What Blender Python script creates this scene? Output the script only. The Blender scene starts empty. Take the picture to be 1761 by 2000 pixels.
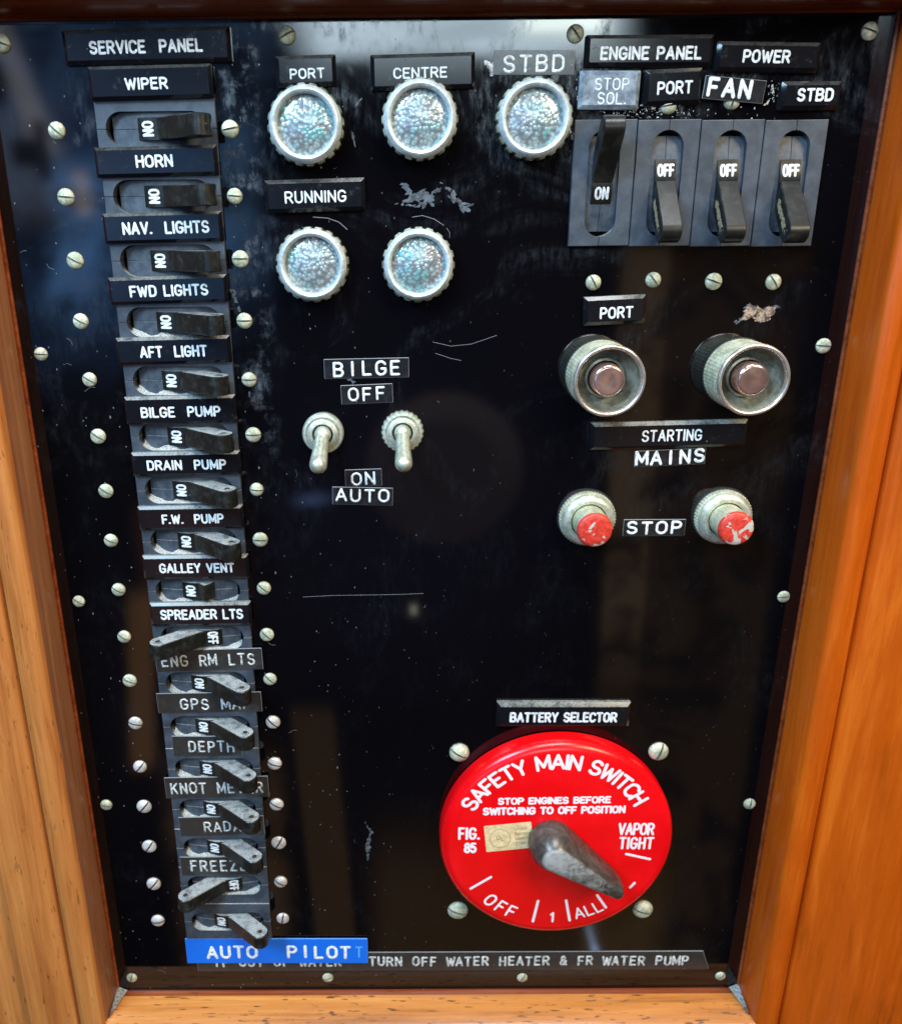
import bpy, bmesh, math, random
from mathutils import Matrix, Vector
random.seed(7)
PI = math.pi
scene = bpy.context.scene

# ------------------------------------------------------------------ camera
# The panel stands upright: panel point (u right, v up, w out of the panel) = world (u, -w, v), metres.
W_IMG, H_IMG, F_PX, CX, CY = 1761.0, 2000.0, 1620.0, 771.02, 1000.0
RP = Matrix(((0.99996153, -0.00859086, -0.00177177),      # panel axes -> camera axes
             (0.00754315, 0.94527989, -0.32617331),
             (0.00447693, 0.3261474, 0.94530833)))
CAM = Vector((0.00130387, 0.09498796, 0.27531389))         # camera in panel coordinates
P2W = Matrix(((1, 0, 0), (0, 0, -1), (0, 1, 0)))

cd = bpy.data.cameras.new('camera')
cam = bpy.data.objects.new('camera', cd)
scene.collection.objects.link(cam)
cam.matrix_world = Matrix.Translation(P2W @ CAM) @ (P2W @ RP.transposed()).to_4x4()
cd.sensor_fit = 'AUTO'
cd.sensor_width = 36.0
cd.lens = F_PX / H_IMG * 36.0
cd.shift_x = (W_IMG / 2 - CX) / H_IMG
cd.clip_start = 0.005
cd.clip_end = 50
cd.dof.use_dof = True
cd.dof.focus_distance = 0.272
cd.dof.aperture_fstop = 20.0
scene.camera = cam

scene.view_settings.view_transform = 'Standard'
scene.view_settings.look = 'None'
scene.view_settings.exposure = 0.0
scene.view_settings.gamma = 1.0
scene.view_settings.use_curve_mapping = False


def at(px, py, w=0.0):
    """panel point (u, v) seen at a pixel of the 1761 x 2000 photograph, on the plane w"""
    d = RP.transposed() @ Vector(((px - CX) / F_PX, -(py - CY) / F_PX, -1))
    s = (w - CAM.z) / d.z
    q = CAM + d * s
    return q.x, q.y


# ------------------------------------------------------------------ node helpers
class NT:
    def __init__(self, tree):
        self.t = tree
        self.n = tree.nodes
        self.l = tree.links

    def new(self, kind, **kw):
        nd = self.n.new(kind)
        for k, v in kw.items():
            setattr(nd, k, v)
        return nd

    def put(self, sock, v):
        if hasattr(v, 'is_output') or hasattr(v, 'links'):
            self.l.new(v, sock)
        else:
            sock.default_value = v

    def math(self, op, a, b=0.0, c=None, clamp=False):
        nd = self.new('ShaderNodeMath', operation=op, use_clamp=clamp)
        self.put(nd.inputs[0], a)
        self.put(nd.inputs[1], b)
        if c is not None:
            self.put(nd.inputs[2], c)
        return nd.outputs[0]

    def ramp(self, v, a, b, c=0.0, d=1.0, smooth=True):
        nd = self.new('ShaderNodeMapRange', interpolation_type='SMOOTHSTEP' if smooth else 'LINEAR', clamp=True)
        self.put(nd.inputs[0], v)
        for i, x in enumerate((a, b, c, d)):
            self.put(nd.inputs[1 + i], x)
        return nd.outputs[0]

    def mix(self, f, a, b):
        nd = self.new('ShaderNodeMix', data_type='RGBA')
        self.put(nd.inputs[0], f)
        self.put(nd.inputs[6], a if not isinstance(a, tuple) else tuple(a[:3]) + (1,))
        self.put(nd.inputs[7], b if not isinstance(b, tuple) else tuple(b[:3]) + (1,))
        return nd.outputs[2]

    def noise(self, vec, scale, detail=3.0, rough=0.55, dist=0.0):
        nd = self.new('ShaderNodeTexNoise')
        self.put(nd.inputs['Vector'], vec)
        nd.inputs['Scale'].default_value = scale
        nd.inputs['Detail'].default_value = detail
        nd.inputs['Roughness'].default_value = rough
        nd.inputs['Distortion'].default_value = dist
        return nd.outputs[0]

    def pos(self):
        return self.new('ShaderNodeNewGeometry').outputs['Position']

    def mapping(self, vec, scale=(1, 1, 1), rot=(0, 0, 0), loc=(0, 0, 0)):
        nd = self.new('ShaderNodeMapping')
        self.put(nd.inputs['Vector'], vec)
        nd.inputs['Scale'].default_value = scale
        nd.inputs['Rotation'].default_value = rot
        nd.inputs['Location'].default_value = loc
        return nd.outputs[0]

    def sep(self, vec):
        nd = self.new('ShaderNodeSeparateXYZ')
        self.put(nd.inputs[0], vec)
        return nd.outputs

    def bump(self, h, strength=0.3, dist=0.0002):
        nd = self.new('ShaderNodeBump')
        nd.inputs['Strength'].default_value = strength
        nd.inputs['Distance'].default_value = dist
        self.put(nd.inputs['Height'], h)
        return nd.outputs[0]


def c4(c):
    return tuple(c[:3]) + (1.0,)


def material(name, color, rough=0.4, metal=0.0, spec=0.5):
    m = bpy.data.materials.new(name)
    m.use_nodes = True
    nt = NT(m.node_tree)
    b = m.node_tree.nodes['Principled BSDF']
    b.inputs['Base Color'].default_value = c4(color)
    b.inputs['Roughness'].default_value = rough
    b.inputs['Metallic'].default_value = metal
    b.inputs['Specular IOR Level'].default_value = spec
    return m, nt, b


# ------------------------------------------------------------------ world: the dim cabin and its windows in front of the panel
world = bpy.data.worlds.new('World')
scene.world = world
world.use_nodes = True
wt = NT(world.node_tree)
bg = world.node_tree.nodes['Background']
wd = wt.new('ShaderNodeTexCoord').outputs['Generated']
wx, wy, wz = wt.sep(wd)
front = wt.ramp(wy, -0.02, -0.12)
den = wt.math('MAXIMUM', wt.math('MULTIPLY', wy, -1.0), 0.02)
ga = wt.math('DIVIDE', wx, den)      # sideways slope of the direction
gb = wt.math('DIVIDE', wz, den)      # upward slope of the direction


def patch(px0, py0, px1, py1, soft, skew=0.0):
    u0, v0 = at(px0, py0)
    u1, v1 = at(px1, py1)
    a0, a1 = (u0 - CAM.x) / CAM.z, (u1 - CAM.x) / CAM.z
    b1, b0 = (v0 - CAM.y) / CAM.z, (v1 - CAM.y) / CAM.z
    g = wt.math('ADD', ga, wt.math('MULTIPLY', gb, skew)) if skew else ga
    o = skew * 0.5 * (b0 + b1)
    sx, sy = (soft, soft) if not isinstance(soft, tuple) else soft
    f = wt.math('MULTIPLY', wt.ramp(g, a0 + o - sx, a0 + o + sx), wt.ramp(g, a1 + o + sx, a1 + o - sx))
    f2 = wt.math('MULTIPLY', wt.ramp(gb, b0 - sy, b0 + sy), wt.ramp(gb, b1 + sy, b1 - sy))
    return wt.math('MULTIPLY', wt.math('MULTIPLY', f, f2), front)


wn = wt.noise(wd, 6.0, 4.0, 0.6)
wcol = wt.mix(wt.ramp(wn, 0.35, 0.7), (0.003, 0.002, 0.003), (0.018, 0.010, 0.011))


def add_patch(col, f, rgb):
    nd = wt.new('ShaderNodeMix', data_type='RGBA', blend_type='ADD')
    wt.put(nd.inputs[0], f)
    wt.put(nd.inputs[6], col)
    nd.inputs[7].default_value = c4(rgb)
    return nd.outputs[2]


wstreak = wt.ramp(wt.noise(wt.mapping(wd, (3, 3, 40)), 3.0, 4.0), 0.3, 0.65, 0.6, 1.15)
wmott = wt.ramp(wt.noise(wd, 14.0, 5.0, 0.65, 0.8), 0.36, 0.62, 0.15, 1.25)


def disc_patch(px, py, rpx, rim):
    u, v = at(px, py)
    r = (at(px + rpx, py)[0] - u) / CAM.z
    a0, b0 = (u - CAM.x) / CAM.z, (v - CAM.y) / CAM.z
    dx_, dy_ = wt.math('SUBTRACT', ga, a0), wt.math('SUBTRACT', gb, b0)
    d = wt.math('SQRT', wt.math('ADD', wt.math('MULTIPLY', dx_, dx_), wt.math('MULTIPLY', dy_, dy_)))
    f = wt.ramp(d, r + 0.008, r - 0.008)
    if rim:
        f = wt.math('MULTIPLY', f, wt.ramp(d, r - rim - 0.008, r - rim + 0.012))
        f = wt.math('MULTIPLY', f, wt.ramp(dy_, -0.05, 0.12))
    return wt.math('MULTIPLY', f, front)


PATCHES = [
    (patch(560, -160, 1190, 104, (0.03, 0.010), 0.25), (11.0, 14.0, 16.0), wstreak),   # overhead window
    (patch(1010, 0, 1180, 64, (0.012, 0.008), 0.5), (12.0, 13.0, 10.5), None),
    (patch(-500, -300, 640, 150, (0.10, 0.06)), (0.22, 0.45, 0.9), wmott),          # sky through the side windows
    (patch(80, 330, 215, 620, (0.02, 0.03), -0.15), (0.6, 1.5, 3.2), wmott),
    (patch(-400, 120, 470, 700, (0.08, 0.10)), (0.10, 0.28, 0.70), wmott),
    (patch(-500, 150, 14, 640, (0.008, 0.05)), (1.4, 2.2, 3.6), None),
    (patch(195, 210, 500, 560, 0.03), (0.35, 0.9, 1.8), wmott),
    (patch(0, 40, 85, 300, 0.01, 0.3), (1.4, 1.25, 1.15), None),                     # grey companionway frame
    (patch(-60, 205, 130, 420, 0.03), (0.55, 0.62, 0.75), None),
    (patch(140, 335, 182, 420, 0.008), (2.4, 1.7, 1.0), None),
    (patch(500, 600, 1000, 1250, 0.2), (0.03, 0.03, 0.08), None),
    (patch(1152, 1800, 1158, 1870, (0.0016, 0.004), 0.26), (1.6, 2.4, 3.4), None),  # edge of a bright gap in the curtain
    (patch(1158, 1845, 1168, 1866, (0.003, 0.004), 0.26), (1.6, 2.4, 4.0), None),
    (patch(802, 1182, 814, 1200, 0.0018), (4.0, 3.8, 3.2), None),
    (patch(585, 966, 636, 984, (0.02, 0.008), -0.6), (0.7, 1.2, 2.6), None),
    (patch(600, 1385, 712, 2300, (0.004, 0.02), 0.05), (0.30, 0.16, 0.055), None),   # varnished cabin joinery
    (patch(712, 1385, 728, 2300, (0.004, 0.02), 0.05), (1.0, 0.66, 0.36), None),
    (patch(728, 1640, 1225, 2300, (0.03, 0.1)), (0.26, 0.14, 0.04), None),
    (patch(1238, 480, 1335, 2300, (0.008, 0.05), 0.02), (0.16, 0.09, 0.03), wmott),
    (patch(1228, 480, 1240, 1300, (0.004, 0.05), 0.02), (0.40, 0.27, 0.15), wmott),
    (patch(230, 1160, 320, 1500, (0.008, 0.02), -0.1), (0.85, 0.42, 0.16), None),
    (patch(310, 1480, 600, 2300, (0.02, 0.06)), (0.42, 0.23, 0.10), wmott),
    (patch(270, 990, 480, 1240, (0.02, 0.02)), (0.50, 0.18, 0.09), None),
    (disc_patch(868, 918, 152, 0.0), (0.12, 0.09, 0.07), None),                      # round wheel hub in the dim cabin
    (disc_patch(868, 918, 152, 0.035), (0.16, 0.14, 0.13), None),
]
for f, rgb, extra in PATCHES:
    if extra is not None:
        f = wt.math('MULTIPLY', f, extra)
    wcol = add_patch(wcol, f, rgb)
for dk in (patch(62, 235, 104, 352, 0.008), patch(18, 272, 84, 326, 0.008), patch(-60, 120, 16, 205, 0.01), patch(150, 470, 205, 1000, (0.02, 0.05), -0.25)):
    wcol = wt.mix(wt.math('MULTIPLY', dk, 0.97), wcol, (0.01, 0.012, 0.02))     # a dark handle and post in front of the windows
wt.put(bg.inputs['Color'], wcol)
bg.inputs['Strength'].default_value = 1.0


# ------------------------------------------------------------------ lamps
def area(name, loc, target, size, energy, color):
    ld = bpy.data.lights.new(name, 'AREA')
    ld.shape = 'RECTANGLE'
    ld.size, ld.size_y = size
    ld.energy = energy
    ld.color = color
    o = bpy.data.objects.new(name, ld)
    scene.collection.objects.link(o)
    p = P2W @ Vector(loc)
    q = P2W @ Vector(target)
    o.location = p
    o.rotation_euler = (q - p).to_track_quat('-Z', 'Y').to_euler()
    return o


area('window_light', (-0.50, 0.62, 0.58), (-0.03, -0.02, 0), (0.36, 0.34), 15.0, (0.46, 0.73, 1.0))
area('hatch_light', (0.12, 0.95, 0.42), (0, -0.06, 0), (0.5, 0.25), 10.0, (0.95, 0.97, 1.0))
area('cabin_lamp', (0.60, 0.52, 0.62), (0.10, -0.05, 0), (0.30, 0.30), 7.0, (1.0, 0.80, 0.50))


# ------------------------------------------------------------------ object helpers
def place(o, u, v, w=0.0, ang=0.0):
    m = P2W.to_4x4() @ Matrix.Translation((u, v, w)) @ Matrix.Rotation(ang, 4, 'Z')
    o.location = m.to_translation()
    o.rotation_euler = m.to_euler()


def tag(o, label, cat, group=None):
    o['label'] = label
    o['category'] = cat
    if group:
        o['group'] = group
    return o


def thing(name, label, cat, u, v, w=0.0, ang=0.0, group=None):
    o = bpy.data.objects.new(name, None)
    o.empty_display_size = 0.005
    scene.collection.objects.link(o)
    place(o, u, v, w, ang)
    return tag(o, label, cat, group)


def finish(bm, name, mats, smooth=35):
    bmesh.ops.recalc_face_normals(bm, faces=bm.faces)
    me = bpy.data.meshes.new(name)
    bm.to_mesh(me)
    bm.free()
    for m in (mats if isinstance(mats, (list, tuple)) else [mats]):
        me.materials.append(m)
    if smooth:
        me.shade_smooth()
        me.set_sharp_from_angle(angle=math.radians(smooth))
    return me


def obj(name, me, parent=None):
    if isinstance(me, bmesh.types.BMesh):
        raise TypeError
    o = bpy.data.objects.new(name, me)
    scene.collection.objects.link(o)
    if parent:
        o.parent = parent
    return o


def copy_tree(o, parent=None):
    c = o.copy()
    scene.collection.objects.link(c)
    if parent:
        c.parent = parent
    for ch in list(o.children):
        copy_tree(ch, c)
    return c


def loft(bm, rings, cap0=True, cap1=True, mat=0, mats=None):
    vs = [[bm.verts.new(p) for p in r] for r in rings]
    n = len(vs[0])
    for k in range(len(vs) - 1):
        for i in range(n):
            f = bm.faces.new((vs[k][i], vs[k][(i + 1) % n], vs[k + 1][(i + 1) % n], vs[k + 1][i]))
            f.material_index = mats[k] if mats else mat
    if cap0:
        bm.faces.new(list(reversed(vs[0]))).material_index = mats[0] if mats else mat
    if cap1:
        bm.faces.new(vs[-1]).material_index = mats[-1] if mats else mat
    return vs


def ring(r, z, n, cx=0, cy=0, mod=None):
    out = []
    for i in range(n):
        a = 2 * PI * i / n
        rr = r + (mod(i) if mod else 0)
        out.append((cx + rr * math.cos(a), cy + rr * math.sin(a), z))
    return out


def lathe(bm, prof, n=48, cap0=False, cap1=True, mat=0, mods=None):
    loft(bm, [ring(r, z, n, mod=(mods[k] if mods else None)) for k, (r, z) in enumerate(prof)], cap0, cap1, mat)


def rrect(w, h, r, z, n=4):
    out = []
    for cx, cy, a0 in ((w / 2 - r, h / 2 - r, 0), (-w / 2 + r, h / 2 - r, 90), (-w / 2 + r, -h / 2 + r, 180), (w / 2 - r, -h / 2 + r, 270)):
        for k in range(n + 1):
            a = math.radians(a0 + 90 * k / n)
            out.append((cx + r * math.cos(a), cy + r * math.sin(a), z))
    return out


# ------------------------------------------------------------------ stroke lettering
def arc(cx, cy, rx, ry, a0, a1, n=10):
    return [(cx + rx * math.cos(math.radians(a0 + (a1 - a0) * k / n)), cy + ry * math.sin(math.radians(a0 + (a1 - a0) * k / n))) for k in range(n + 1)]


G = {
    'A': (.66, [[(0, 0), (.33, 1), (.66, 0)], [(.11, .32), (.55, .32)]]),
    'B': (.60, [[(0, 0), (0, 1), (.32, 1)] + arc(.32, .76, .24, .24, 90, -90) + [(0, .52)], [(.32, .52)] + arc(.34, .26, .26, .26, 90, -90) + [(0, 0)]]),
    'C': (.60, [arc(.32, .66, .32, .34, 25, 180) + arc(.32, .34, .32, .34, 180, 335)]),
    'D': (.60, [[(0, 0), (0, 1), (.26, 1)] + arc(.26, .66, .34, .34, 90, 0, 7) + arc(.26, .34, .34, .34, 0, -90, 7) + [(0, 0)]]),
    'E': (.52, [[(.52, 1), (0, 1), (0, 0), (.52, 0)], [(0, .52), (.44, .52)]]),
    'F': (.50, [[(.50, 1), (0, 1), (0, 0)], [(0, .50), (.42, .50)]]),
    'G': (.62, [arc(.32, .66, .32, .34, 25, 180) + arc(.32, .34, .32, .34, 180, 350) + [(.63, .45), (.36, .45)]]),
    'H': (.58, [[(0, 0), (0, 1)], [(.58, 0), (.58, 1)], [(0, .52), (.58, .52)]]),
    'I': (.02, [[(.01, 0), (.01, 1)]]),
    'J': (.48, [[(.48, 1), (.48, .26)] + arc(.24, .25, .24, .25, 0, -180)]),
    'K': (.58, [[(0, 0), (0, 1)], [(.56, 1), (0, .40)], [(.20, .60), (.58, 0)]]),
    'L': (.50, [[(0, 1), (0, 0), (.50, 0)]]),
    'M': (.74, [[(0, 0), (0, 1), (.37, .18), (.74, 1), (.74, 0)]]),
    'N': (.60, [[(0, 0), (0, 1), (.60, 0), (.60, 1)]]),
    'O': (.64, [arc(.32, .64, .32, .36, 0, 180, 12) + arc(.32, .36, .32, .36, 180, 360, 12) + [(.64, .64)]]),
    'P': (.56, [[(0, 0), (0, 1), (.30, 1)] + arc(.30, .73, .27, .27, 90, -90) + [(0, .46)]]),
    'R': (.60, [[(0, 0), (0, 1), (.32, 1)] + arc(.32, .74, .26, .26, 90, -90) + [(0, .48)], [(.30, .48), (.60, 0)]]),
    'S': (.58, [arc(.29, .75, .27, .25, 20, 270, 12) + arc(.29, .25, .29, .25, 88, -160, 12)]),
    'T': (.60, [[(0, 1), (.60, 1)], [(.30, 1), (.30, 0)]]),
    'U': (.60, [[(0, 1), (0, .32)] + arc(.30, .32, .30, .32, 180, 360, 12) + [(.60, 1)]]),
    'V': (.64, [[(0, 1), (.32, 0), (.64, 1)]]),
    'W': (.88, [[(0, 1), (.22, 0), (.44, .86), (.66, 0), (.88, 1)]]),
    'X': (.60, [[(0, 0), (.6, 1)], [(0, 1), (.6, 0)]]),
    'Y': (.62, [[(0, 1), (.31, .46), (.62, 1)], [(.31, .46), (.31, 0)]]),
    'Z': (.58, [[(0, 1), (.58, 1), (0, 0), (.58, 0)]]),
    '1': (.20, [[(0, .80), (.18, 1), (.18, 0)]]),
    '5': (.56, [[(.50, 1), (.08, 1), (.04, .56)] + arc(.27, .32, .29, .32, 130, -150, 12)]),
    '8': (.58, [arc(.29, .75, .24, .25, 0, 360, 16), arc(.29, .26, .29, .26, 0, 360, 16)]),
    '.': (.06, [[(.0, .02), (.06, .02)]]),
    '&': (.66, [[(.66, 0), (.16, .66)] + arc(.30, .80, .19, .20, 200, -30, 9) + [(.10, .38)] + arc(.27, .24, .24, .24, 150, 340, 9) + [(.62, .45)]]),
    '-': (.30, [[(0, .5), (.30, .5)]]),
    ' ': (.32, []),
}


SEG = None


def ribbon(bm, pts, hw, z0, h, cap=5):
    """a rounded-ended raised line along pts, broken at sharp corners so that joints stay round"""
    runs = [[Vector(pts[0])]]
    for i in range(1, len(pts)):
        p = Vector(pts[i])
        runs[-1].append(p)
        if i < len(pts) - 1:
            a, b = p - runs[-1][-2], Vector(pts[i + 1]) - p
            if a.length > 1e-9 and b.length > 1e-9 and a.normalized().dot(b.normalized()) < 0.35:
                runs.append([p])
    for k, r in enumerate(runs):
        ribbon_run(bm, r, hw, z0 + k * 1.3e-6, h, cap)


def ribbon_run(bm, pts, hw, z0, h, cap=5):
    P = [Vector(p) for p in pts]
    Q = [P[0]]
    for p in P[1:]:
        if (p - Q[-1]).length > hw * 0.12:
            Q.append(p)
    if SEG:
        Q2 = [Q[0]]
        for p in Q[1:]:
            m_ = max(1, math.ceil((p - Q2[-1]).length / SEG))
            a_ = Q2[-1]
            Q2 += [a_ + (p - a_) * (j_ / m_) for j_ in range(1, m_ + 1)]
        Q = Q2
    closed = len(Q) > 3 and (Q[0] - Q[-1]).length < hw * 0.6
    if closed:
        Q.pop()
    n = len(Q)
    if n < 2:
        Q.append(Q[0] + Vector((hw * 0.2, 0)))
        n = 2
    L, C, R = [], [], []
    for i in range(n):
        if closed:
            a, b = Q[i] - Q[i - 1], Q[(i + 1) % n] - Q[i]
        else:
            a = Q[i] - Q[i - 1] if i else Q[1] - Q[0]
            b = Q[i + 1] - Q[i] if i < n - 1 else a
        a, b = a.normalized(), b.normalized()
        na, nb = Vector((-a.y, a.x)), Vector((-b.y, b.x))
        m = na + nb
        if m.length < 0.25:
            m = na
        m.normalize()
        k = hw / max(0.42, m.dot(na))
        L.append(bm.verts.new((*(Q[i] + m * k), z0)))
        R.append(bm.verts.new((*(Q[i] - m * k), z0)))
        C.append(bm.verts.new((*Q[i], z0 + h)))
    for i in range(n if closed else n - 1):
        j = (i + 1) % n
        bm.faces.new((L[i], C[i], C[j], L[j]))
        bm.faces.new((C[i], R[i], R[j], C[j]))
    if not closed:
        for i, s, A, B in ((0, -1, L, R), (n - 1, 1, R, L)):
            d = (Q[1] - Q[0] if i == 0 else Q[-1] - Q[-2]).normalized() * s
            base = math.atan2(d.y, d.x)
            fan = [A[i]]
            for k in range(1, cap):
                a = base - PI / 2 + PI * k / cap
                fan.append(bm.verts.new((Q[i].x + hw * math.cos(a), Q[i].y + hw * math.sin(a), z0)))
            fan.append(B[i])
            for k in range(len(fan) - 1):
                if fan[k] is not fan[k + 1]:
                    try:
                        bm.faces.new((C[i], fan[k], fan[k + 1]))
                    except ValueError:
                        pass


def text_width(s, gap, mono):
    if mono:
        return (len(s) - 1) * mono + 0.6
    return sum(G[c][0] for c in s) + gap * (len(s) - 1)


def letters(bm, s, width, cap, stroke, z0, h, cx=0, cy=0, gap=0.24, mono=None, xs=None, jitter=0.0, shear=0.0):
    """write s centred on (cx, cy): total width and cap height in metres"""
    tw = text_width(s, gap, mono)
    sx = xs or (width - stroke * 0) / tw
    x = cx - tw * sx / 2
    dz = 0
    for i, c in enumerate(s):
        gw, strokes = G[c]
        x0 = x + ((mono * i + 0.3 - gw / 2) * sx if mono else 0)
        jy = random.uniform(-jitter, jitter) * cap
        for st in strokes:
            pts = [(x0 + (p[0]) * sx + shear * p[1] * cap, cy + (p[1] - 0.5) * cap + jy) for p in st]
            ribbon(bm, pts, stroke / 2, z0 + dz * 7e-6, h)
            dz = (dz + 1) % 7
        if not mono:
            x += (gw + gap) * sx


# ------------------------------------------------------------------ materials
def dust_mix(nt, col, amount=1.0, lo=0.45, hi=0.9, dust=(0.30, 0.30, 0.27), scale=900.0):
    g = nt.new('ShaderNodeNewGeometry')
    nz = nt.sep(g.outputs['Normal'])[2]
    k = nt.ramp(nz, lo, hi)
    n = nt.noise(g.outputs['Position'], scale, 4.0, 0.7)
    n2 = nt.noise(g.outputs['Position'], scale * 0.18, 3.0, 0.6)
    k = nt.math('MULTIPLY', k, nt.ramp(n, 0.36, 0.58, 0.45, 1.0))
    k = nt.math('MULTIPLY', k, nt.ramp(n2, 0.30, 0.58, 0.45, 1.0))
    k = nt.math('MULTIPLY', k, nt.ramp(nt.sep(g.outputs['Position'])[2], 0.125, 0.04, 0.25, 1.0))
    k = nt.math('MULTIPLY', k, amount)
    return nt.mix(k, col, dust), k


def specks(nt, pos, scale, keep, size):
    """sparse pale specks of dust: cells of a Voronoi pattern, a few of them kept"""
    v = nt.new('ShaderNodeTexVoronoi', feature='F1')
    nt.put(v.inputs['Vector'], pos)
    v.inputs['Scale'].default_value = scale
    r = nt.sep(v.outputs['Color'])
    sz = nt.math('MULTIPLY', r[1], size)
    d = nt.math('LESS_THAN', v.outputs['Distance'], sz)
    return nt.math('MULTIPLY', d, nt.math('GREATER_THAN', r[0], 1.0 - keep))


# glossy black panel
m_panel, nt, b = material('panel_acrylic', (0.002, 0.002, 0.003), 0.05)
pos = nt.pos()
sx_, sy_, sz_ = nt.sep(pos)
big = nt.noise(pos, 22.0, 5.0, 0.62, 1.5)
fine = nt.noise(nt.mapping(pos, (1, 1, 0.35)), 420.0, 5.0, 0.72)
up = nt.ramp(sz_, -0.02, 0.14, 0.10, 1.0)
film = nt.math('MULTIPLY', nt.math('MULTIPLY', nt.ramp(big, 0.46, 0.74), nt.ramp(fine, 0.36, 0.72)), up)
film = nt.math('MULTIPLY', film, 0.48)
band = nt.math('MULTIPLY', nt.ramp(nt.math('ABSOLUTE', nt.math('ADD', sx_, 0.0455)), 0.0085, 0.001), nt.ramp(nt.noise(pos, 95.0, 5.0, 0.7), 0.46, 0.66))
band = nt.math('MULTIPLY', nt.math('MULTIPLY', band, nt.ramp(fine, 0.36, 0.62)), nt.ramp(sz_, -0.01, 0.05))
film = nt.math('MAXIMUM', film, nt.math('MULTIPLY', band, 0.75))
col = nt.mix(film, (0.002, 0.0018, 0.0025), (0.085, 0.10, 0.12))
sp1 = specks(nt, nt.mapping(pos, (1, 1, 0.7), (0, 0.6, 0)), 640.0, 0.28, 0.15)
sp2 = specks(nt, nt.mapping(pos, (1.3, 1, 0.6), (0, -0.5, 0)), 260.0, 0.10, 0.085)
left = nt.ramp(sx_, 0.05, -0.06, 0.15, 1.0)
clump = nt.ramp(nt.noise(pos, 60.0, 4.0, 0.7), 0.42, 0.62, 0.15, 1.0)
sp = nt.math('MULTIPLY', nt.math('MULTIPLY', nt.math('MAXIMUM', sp1, sp2), left), clump)
col = nt.mix(nt.math('MULTIPLY', sp, 0.42), col, (0.42, 0.44, 0.44))
nt.put(b.inputs['Base Color'], col)
nt.put(b.inputs['Roughness'], nt.math('ADD', nt.math('MULTIPLY', film, 0.7), nt.math('ADD', nt.math('MULTIPLY', sp, 0.5), 0.045)))
nt.put(b.inputs['Normal'], nt.bump(nt.noise(pos, 9.0, 2.0), 0.05, 0.0006))

# breaker mouldings
m_breaker, nt, b = material('breaker_moulding', (0.055, 0.06, 0.068), 0.45, 0, 0.5)
pos = nt.pos()
c0 = nt.mix(nt.ramp(nt.noise(pos, 160, 5, 0.65), 0.3, 0.75), (0.026, 0.034, 0.048), (0.062, 0.075, 0.094))
sp = specks(nt, pos, 500, 0.10, 0.16)
c0 = nt.mix(nt.math('MULTIPLY', sp, 0.5), c0, (0.4, 0.4, 0.38))
c0, k = dust_mix(nt, c0, 1.0, 0.35, 0.8, (0.46, 0.46, 0.42))
nt.put(b.inputs['Base Color'], c0)
nt.put(b.inputs['Roughness'], nt.math('ADD', nt.math('MULTIPLY', k, 0.4), 0.42))
nt.put(b.inputs['Normal'], nt.bump(nt.noise(pos, 1400, 3), 0.12, 0.0001))

m_toggle, nt, b = material('toggle_black', (0.018, 0.018, 0.018), 0.34, 0, 0.35)
pos = nt.pos()
c0 = nt.mix(nt.ramp(nt.noise(pos, 260, 5, 0.7), 0.45, 0.8), (0.009, 0.009, 0.008), (0.038, 0.038, 0.034))
c0 = nt.mix(nt.math('MULTIPLY', specks(nt, pos, 620, 0.10, 0.15), 0.5), c0, (0.4, 0.4, 0.38))
c0, k = dust_mix(nt, c0, 0.97, 0.80, 0.97, (0.40, 0.41, 0.40), 1900)
nt.put(b.inputs['Base Color'], c0)
nt.put(b.inputs['Roughness'], nt.math('ADD', nt.math('MULTIPLY', k, 0.45), 0.32))
nt.put(b.inputs['Normal'], nt.bump(nt.noise(pos, 1800, 3), 0.15, 0.0001))

m_slot, nt, b = material('slot_liner', (0.07, 0.078, 0.088), 0.5)
c0 = nt.mix(nt.ramp(nt.noise(nt.pos(), 300, 5, 0.7), 0.35, 0.7), (0.028, 0.037, 0.052), (0.068, 0.082, 0.102))
c0, k = dust_mix(nt, c0, 1.0, 0.10, 0.6, (0.34, 0.33, 0.28))
nt.put(b.inputs['Base Color'], c0)

m_tan, nt, b = material('tan_dust', (0.28, 0.22, 0.13), 0.9)
nt.put(b.inputs['Base Color'], nt.mix(nt.ramp(nt.noise(nt.pos(), 1500, 4, 0.7), 0.35, 0.65), (0.17, 0.12, 0.065), (0.42, 0.32, 0.19)))

m_white, nt, b = material('white_paint_fill', (0.78, 0.80, 0.80), 0.55)
nt.put(b.inputs['Base Color'], nt.mix(nt.ramp(nt.noise(nt.pos(), 900, 4, 0.7), 0.38, 0.62), (0.52, 0.54, 0.55), (0.84, 0.86, 0.86)))

# engraved plates
m_plate, nt, b = material('engraved_laminate', (0.012, 0.012, 0.014), 0.22)
pos = nt.pos()
sc = nt.ramp(nt.noise(nt.mapping(pos, (1, 1, 1), (0, 0.5, 0)), 340, 6, 0.75), 0.56, 0.80)
c0 = nt.mix(nt.math('MULTIPLY', sc, 0.35), (0.006, 0.006, 0.008), (0.07, 0.08, 0.095))
c0 = nt.mix(nt.math('MULTIPLY', specks(nt, pos, 520, 0.10, 0.12), 0.5), c0, (0.42, 0.42, 0.42))
c0, k = dust_mix(nt, c0, 0.9, 0.30, 0.65, (0.27, 0.265, 0.235), 1300)
nt.put(b.inputs['Base Color'], c0)
nt.put(b.inputs['Roughness'], nt.math('ADD', nt.math('MULTIPLY', nt.math('ADD', sc, k), 0.35), 0.13))
b.inputs['Specular IOR Level'].default_value = 0.4

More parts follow.
